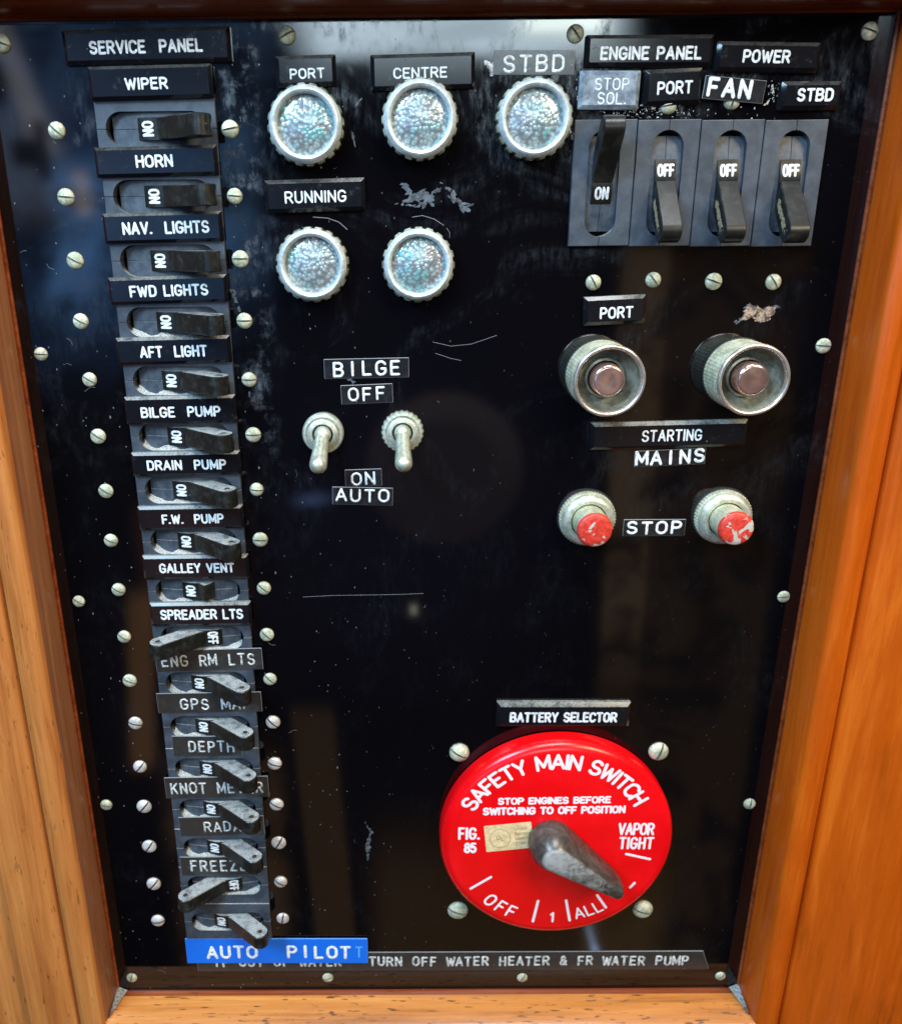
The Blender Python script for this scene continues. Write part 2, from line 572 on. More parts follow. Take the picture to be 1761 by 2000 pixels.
m_plate_glare, nt, b = material('glare_toned_laminate', (0.14, 0.17, 0.20), 0.3)  # sky reflection on the plate face, put into the grey-blue colour
nt.put(b.inputs['Base Color'], nt.mix(nt.ramp(nt.noise(nt.pos(), 320, 6, 0.7), 0.35, 0.7), (0.10, 0.125, 0.155), (0.30, 0.35, 0.40)))

# embossed tapes
def tape_mat(name, base, hazy):
    m, nt, b = material(name, base, 0.18)
    pos = nt.pos()
    k = nt.ramp(nt.noise(pos, 260, 5, 0.7), 0.45, 0.8)
    c0 = nt.mix(nt.math('MULTIPLY', k, 0.5), base, hazy)
    c0 = nt.mix(nt.math('MULTIPLY', specks(nt, pos, 560, 0.10, 0.13), 0.5), c0, (0.45, 0.45, 0.45))
    nt.put(b.inputs['Base Color'], c0)
    nt.put(b.inputs['Normal'], nt.bump(nt.noise(pos, 120, 2), 0.15, 0.0003))
    return m


m_tape = tape_mat('black_tape', (0.012, 0.012, 0.014), (0.045, 0.047, 0.05))
m_tape_old = tape_mat('faded_tape', (0.026, 0.024, 0.023), (0.06, 0.058, 0.055))
m_tape_blue = tape_mat('blue_tape', (0.002, 0.135, 0.66), (0.004, 0.17, 0.72))
m_edge, nt, b = material('tape_cut_edge', (0.20, 0.21, 0.22), 0.5)
m_edge_blue, nt, b = material('blue_tape_cut_edge', (0.12, 0.30, 0.72), 0.5)
m_emboss, nt, b = material('embossed_white', (0.74, 0.76, 0.76), 0.45)
nt.put(b.inputs['Base Color'], nt.mix(nt.ramp(nt.noise(nt.pos(), 1100, 4, 0.7), 0.34, 0.56), (0.46, 0.47, 0.48), (0.86, 0.88, 0.88)))
m_emboss_old, nt, b = material('faded_emboss', (0.5, 0.5, 0.48), 0.5)
nt.put(b.inputs['Base Color'], nt.mix(nt.ramp(nt.noise(nt.pos(), 1000, 4, 0.7), 0.36, 0.60), (0.20, 0.20, 0.195), (0.66, 0.66, 0.63)))
m_faint, nt, b = material('embossed_faint_blue', (0.10, 0.36, 0.82), 0.45)

# corroded and clean metals
def corroded(name, a, bcol, metal, rough, bumps=0.75, scale=1000):
    m, nt, b = material(name, a, rough, metal)
    pos = nt.pos()
    n = nt.noise(pos, scale, 5, 0.7)
    n2 = nt.noise(pos, scale * 0.3, 3, 0.6)
    c0 = nt.mix(nt.ramp(nt.math('ADD', nt.math('MULTIPLY', n, 0.5), nt.math('MULTIPLY', n2, 0.5)), 0.40, 0.60), a, bcol)
    nt.put(b.inputs['Base Color'], c0)
    nt.put(b.inputs['Normal'], nt.bump(n, bumps, 0.00025))
    return m


m_screw = corroded('corroded_brass', (0.30, 0.32, 0.22), (0.64, 0.62, 0.45), 0.25, 0.55)
m_screw_bright = corroded('tarnished_nickel', (0.48, 0.42, 0.38), (0.78, 0.73, 0.69), 0.35, 0.34, 0.35, 700)
m_slotdark, nt, b = material('slot_grime', (0.13, 0.14, 0.11), 0.8)
m_bezel = corroded('aged_bezel_plating', (0.42, 0.47, 0.47), (0.66, 0.72, 0.73), 0.30, 0.38, 0.3, 900)
m_bezel_edge = corroded('bezel_edge_grime', (0.12, 0.14, 0.09), (0.50, 0.52, 0.40), 0.45, 0.45, 0.4, 420)
m_notch, nt, b = material('notch_dark', (0.07, 0.075, 0.05), 0.6)  # darker tone for the gaps between the bezel lugs
m_knurl = corroded('green_brass_knurl', (0.40, 0.39, 0.25), (0.68, 0.65, 0.47), 0.20, 0.45, 0.3, 900)
m_rim = corroded('polished_rim', (0.66, 0.56, 0.48), (0.84, 0.77, 0.70), 0.80, 0.22, 0.08, 300)
m_recess = corroded('recess_metal', (0.16, 0.16, 0.12), (0.36, 0.36, 0.28), 0.5, 0.35, 0.2, 500)
m_copper = corroded('coppery_button', (0.50, 0.30, 0.25), (0.74, 0.50, 0.44), 0.82, 0.18, 0.1, 260)
m_bat = corroded('toggle_bat_metal', (0.42, 0.45, 0.34), (0.70, 0.70, 0.58), 0.6, 0.36, 0.35, 700)
m_dark, nt, b = material('socket_dark', (0.03, 0.025, 0.02), 0.5)
m_rubber, nt, b = material('black_gasket', (0.012, 0.013, 0.013), 0.5)

# hammered signal lens
m_lens, nt, b = material('hammered_lens', (0.6, 0.7, 0.7), 0.23, 0.38, 0.7)
pos = nt.pos()
v = nt.new('ShaderNodeTexVoronoi', feature='SMOOTH_F1')
nt.put(v.inputs['Vector'], nt.mapping(pos, (1, 1, 1)))
v.inputs['Scale'].default_value = 880
v.inputs['Smoothness'].default_value = 0.35
tone = nt.noise(pos, 130, 3, 0.6)
c0 = nt.mix(nt.ramp(tone, 0.38, 0.56), (0.20, 0.52, 0.53), (0.44, 0.54, 0.54))
c0 = nt.mix(nt.ramp(nt.noise(nt.mapping(pos, (1, 1, 1), loc=(3, 1, 2)), 170, 3, 0.6), 0.52, 0.72), c0, (0.52, 0.44, 0.42))
c0 = nt.mix(nt.ramp(v.outputs['Distance'], 0.25, 0.75), c0, (0.22, 0.24, 0.25))
nt.put(b.inputs['Base Color'], c0)
nt.put(b.inputs['Normal'], nt.bump(v.outputs['Distance'], 0.50, -0.00042))
b.inputs['Coat Weight'].default_value = 0.6
b.inputs['Coat Roughness'].default_value = 0.08

# red paint
def red_chipped(name, lo, hi):
    m, nt, b = material(name, (0.62, 0.035, 0.02), 0.4)
    pos = nt.pos()
    n = nt.noise(pos, 190, 6, 0.62, 0.4)
    red = nt.mix(nt.ramp(nt.noise(pos, 700, 4), 0.35, 0.7), (0.50, 0.03, 0.018), (0.72, 0.06, 0.035))
    k = nt.ramp(n, lo, hi)
    nt.put(b.inputs['Base Color'], nt.mix(k, red, (0.50, 0.45, 0.38)))
    nt.put(b.inputs['Normal'], nt.bump(k, 0.5, -0.0001))
    return m


m_red_light = red_chipped('chipped_red_paint', 0.575, 0.60)
m_red_heavy = red_chipped('heavily_chipped_red_paint', 0.53, 0.56)
m_disc, nt, b = material('red_plastic', (0.72, 0.004, 0.006), 0.26)
pos = nt.pos()
nt.put(b.inputs['Base Color'], nt.mix(nt.ramp(nt.noise(pos, 60, 4), 0.35, 0.7), (0.76, 0.002, 0.004), (0.86, 0.004, 0.008)))
nt.put(b.inputs['Normal'], nt.bump(nt.noise(pos, 500, 3), 0.06, 0.0002))
m_disc_text, nt, b = material('disc_print_white', (0.86, 0.74, 0.76), 0.45)
m_sticker, nt, b = material('cream_sticker', (0.66, 0.55, 0.32), 0.5)
nt.put(b.inputs['Base Color'], nt.mix(nt.ramp(nt.noise(nt.pos(), 400, 4, 0.7), 0.35, 0.7), (0.62, 0.44, 0.22), (0.84, 0.64, 0.36)))
m_ink, nt, b = material('sticker_ink', (0.22, 0.17, 0.09), 0.6)

m_knob, nt, b = material('worn_knob', (0.075, 0.06, 0.048), 0.30, 0.15)
tc = nt.new('ShaderNodeTexCoord').outputs['Object']
ox, oy, oz = nt.sep(tc)
pos = nt.pos()
n = nt.noise(pos, 330, 5, 0.7, 0.5)
c0 = nt.mix(nt.ramp(n, 0.35, 0.75), (0.050, 0.040, 0.033), (0.110, 0.090, 0.075))
wear = nt.math('MULTIPLY', nt.ramp(oz, 0.0118, 0.0129), nt.ramp(nt.math('ADD', n, nt.math('MULTIPLY', ox, -14.0)), 0.05, 0.65))
c0 = nt.mix(nt.math('MULTIPLY', wear, 0.78), c0, (0.50, 0.49, 0.47))
nt.put(b.inputs['Base Color'], c0)
nt.put(b.inputs['Normal'], nt.bump(n, 0.25, 0.0004))

m_glue, nt, b = material('glue_residue', (0.10, 0.11, 0.125), 0.5)
nt.put(b.inputs['Base Color'], nt.mix(nt.ramp(nt.noise(nt.pos(), 500, 5, 0.7), 0.35, 0.7), (0.025, 0.030, 0.038), (0.13, 0.15, 0.17)))
m_glue_tan, nt, b = material('torn_tan_glue', (0.26, 0.17, 0.11), 0.7)
nt.put(b.inputs['Base Color'], nt.mix(nt.ramp(nt.noise(nt.pos(), 600, 5, 0.7), 0.38, 0.62), (0.035, 0.025, 0.02), (0.42, 0.29, 0.20)))
m_flake, nt, b = material('pale_flakes', (0.5, 0.5, 0.46), 0.35)
nt.put(b.inputs['Base Color'], nt.mix(nt.ramp(nt.noise(nt.pos(), 700, 3), 0.4, 0.6), (0.16, 0.16, 0.15), (0.66, 0.66, 0.60)))
m_scratch, nt, b = material('scratch', (0.20, 0.20, 0.21), 0.4)
m_putty, nt, b = material('grey_putty', (0.24, 0.25, 0.24), 0.9)
nt.put(b.inputs['Base Color'], nt.mix(nt.ramp(nt.noise(nt.pos(), 1300, 5, 0.8), 0.38, 0.6), (0.07, 0.065, 0.055), (0.36, 0.37, 0.35)))
nt.put(b.inputs['Normal'], nt.bump(nt.noise(nt.pos(), 900, 4), 0.5, 0.0004))


def wood(name, along_x, dark, mid, light, fleck=0.5, rough=0.26):
    m, nt, b = material(name, mid, rough)
    pos = nt.pos()
    s1 = (5, 90, 90) if along_x else (90, 90, 5)
    s2 = (22, 560, 560) if along_x else (560, 560, 22)
    if fleck < 0.15:
        s1, s2 = (34, 34, 7), (300, 300, 18)
    s3 = (150, 900, 900) if along_x else (900, 900, 150)
    g1 = nt.noise(nt.mapping(pos, s1), 1.0, 5, 0.6, 1.2)
    g2 = nt.noise(nt.mapping(pos, s2), 1.0, 4, 0.65, 0.4)
    g3 = nt.noise(nt.mapping(pos, s3, loc=(3, 7, 1)), 1.0, 2, 0.5)
    g = nt.math('ADD', nt.math('MULTIPLY', g1, 0.62), nt.math('MULTIPLY', g2, 0.38))
    c0 = nt.mix(nt.ramp(g, 0.34, 0.52), dark, mid)
    c0 = nt.mix(nt.ramp(g, 0.50, 0.68), c0, light)
    fl = nt.math('MULTIPLY', nt.ramp(g3, 0.62 if fleck > 0.82 else 0.66, 0.70 if fleck > 0.82 else 0.74), fleck)
    blot = nt.math('MULTIPLY', nt.ramp(nt.noise(nt.mapping(pos, tuple(x * 0.45 for x in s3)), 1.0, 3, 0.6), 0.64, 0.76), fleck)
    c0 = nt.mix(nt.math('MAXIMUM', fl, blot), c0, tuple(x * 0.16 for x in dark))
    nt.put(b.inputs['Base Color'], c0)
    nt.put(b.inputs['Roughness'], nt.ramp(g2, 0.3, 0.7, rough - 0.06, rough + 0.14))
    nt.put(b.inputs['Normal'], nt.bump(nt.math('ADD', g2, nt.noise(pos, 260, 3)), 0.14, 0.0005))
    b.inputs['Coat Weight'].default_value = 0.15
    b.inputs['Specular IOR Level'].default_value = 0.35
    b.inputs['Coat Roughness'].default_value = 0.12
    return m


m_wood_left = wood('worn_teak', False, (0.34, 0.102, 0.022), (0.49, 0.170, 0.040), (0.60, 0.250, 0.072), 0.6, 0.36)
m_wood_right = wood('varnished_mahogany', False, (0.30, 0.052, 0.002), (0.45, 0.074, 0.003), (0.58, 0.120, 0.006), 0.12, 0.28)
m_wood_bottom = wood('worn_teak_rail', True, (0.30, 0.092, 0.015), (0.51, 0.178, 0.034), (0.64, 0.27, 0.064), 0.85, 0.36)
m_wall_left = wood('dull_shaded_teak_edge', False, (0.18, 0.065, 0.026), (0.25, 0.095, 0.040), (0.31, 0.13, 0.055), 0.2, 0.30)  # dull edge teak, darkened further for shade on the inward-facing wall
m_wall_right = wood('amber_shaded_mahogany_edge', False, (0.34, 0.050, 0.003), (0.43, 0.070, 0.004), (0.50, 0.095, 0.006), 0.1, 0.24)  # amber edge wood, its tone lowered for shade on the inner wall
m_wood_top = wood('shaded_mahogany_dark_edge', True, (0.12, 0.022, 0.006), (0.20, 0.040, 0.010), (0.28, 0.065, 0.015), 0.3, 0.28)  # top rail's shade is in the dark colour; also the dark rebate edge

# ------------------------------------------------------------------ the panel
UL, UR, VB, VT = -0.1222, 0.1470, -0.2212, 0.1523
panel = thing('control_panel', 'glossy black acrylic switch panel with dust, scratches and glue marks, set in wood', 'panel', (UL + UR) / 2, (VB + VT) / 2)
PU, PV = (UL + UR) / 2, (VB + VT) / 2
bm = bmesh.new()
HOLES = [(-0.0868, -0.0560, -0.1885, 0.1300), (0.0575, 0.1290, 0.0905, 0.1225)]
gx = sorted({UL - 0.006, UR + 0.006} | {h[0] for h in HOLES} | {h[1] for h in HOLES})
gy = sorted({VB - 0.006, VT + 0.006} | {h[2] for h in HOLES} | {h[3] for h in HOLES})
gv = {(i, j): bm.verts.new((x - PU, y - PV, 0)) for i, x in enumerate(gx) for j, y in enumerate(gy)}
for i in range(len(gx) - 1):
    for j in range(len(gy) - 1):
        mx, my = (gx[i] + gx[i + 1]) / 2, (gy[j] + gy[j + 1]) / 2
        if any(h[0] < mx < h[1] and h[2] < my < h[3] for h in HOLES):
            continue
        bm.faces.new((gv[i, j], gv[i + 1, j], gv[i + 1, j + 1], gv[i, j + 1]))
for f_ in bmesh.ops.extrude_face_region(bm, geom=list(bm.faces))['geom']:
    if isinstance(f_, bmesh.types.BMVert):
        f_.co.z = -0.004
obj('face_sheet', finish(bm, 'panel_sheet', m_panel, 30), panel)
bm = bmesh.new()
for h in HOLES:
    q = [(h[0] - 0.004, h[2] - 0.004), (h[1] + 0.004, h[2] - 0.004), (h[1] + 0.004, h[3] + 0.004), (h[0] - 0.004, h[3] + 0.004)]
    loft(bm, [[(x - PU, y - PV, -0.012) for x, y in q], [(x - PU, y - PV, -0.009) for x, y in q]])
obj('backing', finish(bm, 'backing', m_dark, 0), panel)


def blob(bm, cx, cy, rx, ry, rot, z, n=22, rough=0.45, seed=0, h=0.00012):
    rnd = random.Random(seed)
    ph_ = [rnd.uniform(0, 6.28) for _ in range(4)]
    out = []
    for i in range(n):
        a = 2 * PI * i / n
        r = 1 + rnd.uniform(-.12, .12) + rough * (0.5 * math.sin(2 * a + ph_[0]) + 0.4 * math.sin(3 * a + ph_[1]) + 0.35 * math.sin(5 * a + ph_[2]) + 0.3 * math.sin(8 * a + ph_[3]))
        r = max(0.18, r)
        x, y = rx * r * math.cos(a), ry * r * math.sin(a)
        out.append((cx + x * math.cos(rot) - y * math.sin(rot), cy + x * math.sin(rot) + y * math.cos(rot)))
    c = bm.verts.new((cx, cy, z + h))
    vs = [bm.verts.new((x, y, z)) for x, y in out]
    for i in range(n):
        bm.faces.new((c, vs[i], vs[(i + 1) % n]))


def panel_px(px, py):
    u, v = at(px, py)
    return u - PU, v - PV


def residue(spots, mat, z=0.00004):
    for k, (px, py, rx, ry, rot) in enumerate(spots):
        bm = bmesh.new()
        x, y = panel_px(px, py)
        blob(bm, x, y, rx * 1e-3, ry * 1e-3, rot, z + k * 6e-6, n=48, rough=0.62, seed=k * 13 + int(px), h=0.00006)
        obj('glue_residue', finish(bm, 'glue', mat, 0), panel)


def smear(path, mat, width, n, seed, lo=0.25, hi=1.0):
    """a run of small overlapping smears of old glue along a path of pixels"""
    rnd = random.Random(seed)
    P = [Vector(panel_px(*p)) for p in path]
    bm = bmesh.new()
    for k in range(n):
        t = rnd.random() * (len(P) - 1)
        i = int(t)
        p = P[i] + (P[i + 1] - P[i]) * (t - i)
        d = (P[i + 1] - P[i]).normalized()
        rot = math.atan2(d.y, d.x) + rnd.uniform(-0.5, 0.5)
        q = rnd.uniform(lo, hi) * width * 1e-3
        blob(bm, p.x + rnd.gauss(0, width * 0.35e-3), p.y + rnd.gauss(0, width * 0.35e-3), q, q * rnd.uniform(0.25, 0.6), rot, 0.00004 + k * 4e-6, 22, 0.22, seed * 100 + k, 0.00004)
    o = obj('glue_smear', finish(bm, 'glue', mat, 0), panel)
    o['kind'] = 'stuff'


smear([(785, 362), (802, 372), (812, 392), (832, 396), (846, 372), (858, 362), (872, 366), (884, 384), (902, 402), (914, 404)], m_glue, 1.5, 46, 4)
smear([(800, 385), (830, 380), (838, 398)], m_glue, 1.8, 18, 5, 0.3, 1.1)
smear([(770, 398), (820, 402)], m_glue, 0.6, 10, 6)
smear([(450, 560), (462, 590), (480, 660), (490, 770)], m_glue, 1.2, 16, 8)
smear([(1105, 200), (1112, 250), (1122, 300)], m_flake, 0.6, 14, 9)
smear([(1128, 150), (1126, 180), (1130, 212), (1180, 218)], m_flake, 0.5, 18, 10)
smear([(1250, 205), (1300, 214), (1330, 208)], m_flake, 0.8, 14, 12)
smear([(1505, 160), (1512, 190), (1490, 205)], m_flake, 0.6, 14, 13)
smear([(1452, 620), (1470, 606), (1490, 612), (1505, 606)], m_glue_tan, 1.9, 26, 21, 0.4, 1.1)
smear([(1462, 600), (1480, 624), (1500, 620)], m_glue_tan, 1.5, 18, 22)
smear([(1436, 630), (1456, 612), (1480, 598), (1518, 600)], m_glue, 0.8, 16, 23)
residue([(1448, 624, .8, .4, .7), (1440, 630, .6, .3, .7), (1516, 600, .8, .5, .3), (1458, 598, 1.0, .4, .6)], m_glue)
smear([(712, 1605), (724, 1625), (716, 1655), (722, 1690)], m_glue, 0.9, 30, 7)
smear([(720, 1640), (716, 1670)], m_glue, 1.4, 14, 17)
residue([(959, 130, 1.3, 1.6, .3), (965, 142, 1.4, .6, 0)], m_flake)
residue([(684, 742, .7, .5, 0), (690, 747, .5, .6, 0)], m_glue)
residue([(700, 200, 1.2, .3, .8), (690, 270, .3, 2.0, .3)], m_glue)
bm = bmesh.new()
rf = random.Random(3)
for k in range(150):
    t = rf.random()
    px = rf.choice([rf.gauss(1222, 14), rf.gauss(1260, 26), rf.gauss(1300, 30), rf.uniform(1190, 1500), rf.gauss(1508, 10)])
    py = rf.gauss(222, 6) if px < 1480 else rf.gauss(180, 12)
    x, y = panel_px(px, py)
    blob(bm, x, y, rf.uniform(.06, .32) * 1e-3, rf.uniform(.05, .2) * 1e-3, rf.uniform(0, 3), 0.0005 + k * 2e-6, 9, 0.5, k, 0.00015)
fl = obj('paint_flakes', finish(bm, 'flakes', m_flake, 0), panel)
fl['kind'] = 'stuff'
bm = bmesh.new()


def scratch(pts, hw=0.00007):
    ribbon(bm, [panel_px(*p) for p in pts], hw, 0.00003, 0.00002)


scratch([(592, 1166), (650, 1163), (720, 1162), (780, 1161), (826, 1159)], 0.00006)
scratch([(612, 424), (640, 426), (662, 434), (678, 448)], 0.00010)
scratch([(805, 424), (825, 421), (848, 428), (866, 440)], 0.00008)
scratch([(845, 668), (880, 676), (920, 672), (970, 655)], 0.00006)
scratch([(850, 690), (880, 700), (900, 704)], 0.00006)
rs = random.Random(11)
for k in range(34):
    px, py = rs.uniform(40, 1000), rs.uniform(120, 1900)
    a, ln = rs.uniform(0, 6.28), rs.uniform(2, 12)
    scratch([(px, py), (px + ln * math.cos(a), py + ln * math.sin(a)), (px + 1.8 * ln * math.cos(a + .3), py + 1.8 * ln * math.sin(a + .3))], rs.uniform(0.00002, 0.00005))
s = obj('scratches', finish(bm, 'scratches', m_scratch, 0), panel)
s['kind'] = 'stuff'

# ------------------------------------------------------------------ the wooden frame
frame = thing('wooden_frame', 'varnished wooden surround with beaded inner edge around the black panel', 'frame', PU, PV)
WALL = 0.0128
# profile outward from the panel edge: (distance out, height); the first strip is the dark rebate edge
prof = [(0.0, -0.003), (0.0, 0.0006), (0.0005, 0.0010), (0.0007, 0.0022), (0.0016, WALL - 0.0006), (0.0024, WALL + 0.0004)]
for k in range(1, 10):
    a = PI - PI * k / 10
    prof.append((0.0074 + 0.0050 * math.cos(a), WALL + 0.0012 + 0.0026 * math.sin(a)))
prof += [(0.0126, WALL + 0.0004), (0.0130, WALL - 0.0012), (0.0138, WALL - 0.0014), (0.0143, WALL + 0.0002), (0.0155, WALL + 0.0012),
         (0.030, WALL + 0.0016), (0.0335, WALL + 0.0012), (0.0350, WALL - 0.0004), (0.0356, WALL - 0.0034), (0.10, WALL - 0.0050), (0.10, -0.003)]
prof_wide = prof[:20] + [(0.050, WALL + 0.0022), (0.085, WALL + 0.0022), (0.10, WALL + 0.0022), (0.10, -0.003)]


def rail(name, side, pr, mat, wall, label=None):
    bm = bmesh.new()
    cols = []
    for d, h in pr:
        if side == 'left':
            a, b_ = (UL - d, VB - d), (UL - d, VT + d)
        elif side == 'right':
            a, b_ = (UR + d, VB - d), (UR + d, VT + d)
        elif side == 'top':
            a, b_ = (UL - d, VT + d), (UR + d, VT + d)
        else:
            a, b_ = (UL - d, VB - d), (UR + d, VB - d)
        pts = []
        for k in range(13):
            t = k / 12
            pts.append(bm.verts.new((a[0] + (b_[0] - a[0]) * t - PU, a[1] + (b_[1] - a[1]) * t - PV, h)))
        cols.append(pts)
    n = len(cols)
    for i in range(n):
        j = (i + 1) % n
        for k in range(12):
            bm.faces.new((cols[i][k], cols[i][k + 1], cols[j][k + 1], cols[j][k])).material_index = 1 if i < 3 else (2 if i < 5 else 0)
    bm.faces.new([c[0] for c in cols])
    bm.faces.new([c[-1] for c in reversed(cols)])
    o = obj(name, finish(bm, name, [mat, m_wood_top, wall], 40), frame)
    if label:
        o['label'] = label
    return o


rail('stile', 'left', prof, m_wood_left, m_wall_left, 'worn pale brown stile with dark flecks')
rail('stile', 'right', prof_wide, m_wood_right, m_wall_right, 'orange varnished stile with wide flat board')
rail('rail', 'top', prof, m_wood_top, m_wood_top, 'red brown top rail darkened for shade')
rail('rail', 'bottom', prof, m_wood_bottom, m_wood_bottom, 'pale flecked bottom rail')
for sx, px in ((1, UL), (-1, UR)):
    bm = bmesh.new()
    pts = []
    for k in range(7):
        t = k / 6
        pts.append((px - PU + sx * (0.0026 * (1 - t) + 0.0 * t + 0.0008 - 0.0018 * t), VB - PV + 0.0008 - 0.0018 * t + 0.0, 0.0004 + t * WALL * 0.92))
    a = [bm.verts.new(p) for p in pts]
    b_ = [bm.verts.new((px - PU - sx * 0.0006, VB - PV + 0.0022 * (1 - k / 6) + 0.0006, 0.0004 + k / 6 * WALL * 0.92)) for k in range(7)]
    c_ = [bm.verts.new((px - PU - sx * 0.0012 - sx * 0.001, VB - PV - 0.0032, 0.0004 + k / 6 * WALL * 0.92)) for k in range(7)]
    for k in range(6):
        for A, B in ((a, b_), (b_, c_), (c_, a)):
            bm.faces.new((A[k], A[k + 1], B[k + 1], B[k]))
    obj('corner_putty', finish(bm, 'putty', m_putty, 60), frame)

# ------------------------------------------------------------------ circuit breakers
BW, BH, BZ = 0.01885, 0.0362, 0.0013          # body width, length, face height
SW, SH = 0.0048, 0.0153                       # half width and half length of the slot


def body_half(bm, s):
    x0, x1 = 0.00010 * s, BW / 2 * s
    hole = []
    for k in range(9):
        a = PI / 2 * k / 8
        hole.append((max(0.0001, SW * math.sin(a)) * s, (SH - SW) + SW * math.cos(a)))
    low = [(x, -y) for x, y in reversed(hole)]
    hole = hole + low
    hole[0] = (x0, SH)
    hole[-1] = (x0, -SH)
    outer = [(x0, BH / 2), (x1, BH / 2), (x1, -BH / 2), (x0, -BH / 2)]
    bv = 0.00018
    outer_in = [(x0, BH / 2 - bv), (x1 - bv * s, BH / 2 - bv), (x1 - bv * s, -BH / 2 + bv), (x0, -BH / 2 + bv)]
    # face: quads between the slot edge and the outer edge
    top = [bm.verts.new((x, y, BZ)) for x, y in hole]
    bot = [bm.verts.new((x, y, -0.006)) for x, y in hole]
    oi = [bm.verts.new((x, y, BZ)) for x, y in outer_in]
    oo = [bm.verts.new((x, y, BZ - bv)) for x, y in outer]
    ob = [bm.verts.new((x, y, -0.002)) for x, y in outer]
    n = len(top)
    h = n // 2
    bm.faces.new([oi[0], oi[1]] + [top[k] for k in range(h - 1, -1, -1)])
    bm.faces.new([oi[1], oi[2], top[h], top[h - 1]])
    bm.faces.new([oi[2], oi[3]] + [top[k] for k in range(n - 1, h - 1, -1)])
    for k in range(n - 1):
        bm.faces.new((top[k], bot[k], bot[k + 1], top[k + 1]))
    for k in range(4):
        j = (k + 1) % 4
        if k < 3:
            bm.faces.new((oi[k], oo[k], oo[j], oi[j]))
            bm.faces.new((oo[k], ob[k], ob[j], oo[j]))
    for a, b_ in ((0, 0), (3, n - 1)):        # closing faces along the seam
        bm.faces.new((oi[a], oo[a], ob[a], bot[b_], top[b_]))


bm = bmesh.new()
body_half(bm, 1)
body_half(bm, -1)
me_body = finish(bm, 'breaker_body', m_breaker, 30)

# slot liner: a shallow drum behind the slot
bm = bmesh.new()
R0 = 0.060
rows = []
for k in range(17):
    y = -0.0138 + 0.0276 * k / 16
    z = math.sqrt(R0 * R0 - y * y) - R0 + 0.0004
    rows.append([bm.verts.new((x, y, z)) for x in (-0.0047, -0.00012, 0.0, 0.00012, 0.0047)])
    rows[-1][2].co.z -= 0.00025
for k in range(16):
    for i in range(4):
        bm.faces.new((rows[k][i], rows[k][i + 1], rows[k + 1][i + 1], rows[k + 1][i]))
for rr in (rows[0], rows[-1]):
    lo = [bm.verts.new((q.co.x, q.co.y, -0.006)) for q in rr]
    for i in range(4):
        bm.faces.new((rr[i], rr[i + 1], lo[i + 1], lo[i]))
me_liner = finish(bm, 'slot_liner', m_slot, 30)


def toggle_mesh(stub=False):
    """rocker with its lever thrown to local +y; extruded along x"""
    hw = 0.00315
    bm = bmesh.new()
    # rocker arc
    prof_ = []
    y0, y1 = -0.0058, 0.0082
    Rk = 0.0125
    for k in range(13):
        y = y0 + (y1 - y0) * k / 12
        prof_.append((y, math.sqrt(max(0, Rk * Rk - y * y)) - Rk + 0.0016))
    prof_ += [(y1, -0.005), (y0, -0.005)]
    e = 0.00025
    for s_, ins in ((0, 0),):
        r0 = [(-hw, y, z) for y, z in prof_]
        r1 = [(-hw + e, y, z + 0) for y, z in prof_]
        loft(bm, [[(-hw, y, z) for y, z in prof_], [(hw, y, z) for y, z in prof_]])
    # lever: a pill in the y-z plane
    by, bz = 0.0042, 0.0006
    ang = math.radians(40)
    ln = 0.0142 if not stub else 0.0010
    dy, dz = math.cos(ang), math.sin(ang)
    ny, nz = -dz, dy
    rb, rt = 0.0034, 0.0034
    pill = []
    pill.append((by + ny * rb - dy * 0.002, bz + nz * rb - dz * 0.002))
    ty, tz = by + dy * ln, bz + dz * ln
    if not stub:
        for k in range(11):
            a = PI / 2 - PI * k / 10
            ca, sa = math.cos(a), math.sin(a)
            pill.append((ty + dy * rt * ca * 0.95 + ny * rt * sa, tz + dz * rt * ca * 0.95 + nz * rt * sa))
    else:
        pill += [(ty + ny * rt, tz + nz * rt), (ty + ny * 0.001, tz + 0.0006 + nz * 0.001), (ty - ny * rt, tz - nz * rt - 0.0004)]
    pill.append((by - ny * rb - dy * 0.003, bz - nz * rb - dz * 0.003))
    cy_ = sum(p[0] for p in pill) / len(pill)
    cz_ = sum(p[1] for p in pill) / len(pill)
    sh = lambda f: [(cy_ + (y - cy_) * f, cz_ + (z - cz_) * f) for y, z in pill]
    hl = hw - 0.00008
    e = 0.00028
    inn = sh(1 - 0.00028 / 0.0035)
    loft(bm, [[(-hl, y, z) for y, z in inn], [(-hl + e, y, z) for y, z in pill], [(hl - e, y, z) for y, z in pill], [(hl, y, z) for y, z in inn]])
    return finish(bm, 'breaker_toggle', m_toggle, 32)


me_toggle = toggle_mesh()
me_stub = toggle_mesh(True)
# moulded dimple on both flanks of the lever tip
bm = bmesh.new()
for s in (-1, 1):
    a = math.radians(40)
    cy_, cz_ = 0.0042 + math.cos(a) * 0.0143, 0.0006 + math.sin(a) * 0.0143
    hl = (0.00315 - 0.00005) * s
    circ = lambda r_, x_: [(x_, cy_ + r_ * math.cos(t), cz_ + r_ * math.sin(t)) for t in [2 * PI * k / 18 for k in range(18)]]
    loft(bm, [circ(0.0015, hl), circ(0.0014, hl + 0.00012 * s), circ(0.0010, hl + 0.00012 * s), circ(0.0008, hl + 0.00002 * s)], False, True, mats=[0, 0, 1])
me_dimple = finish(bm, 'lever_dimple', [m_toggle, m_dark], 30)


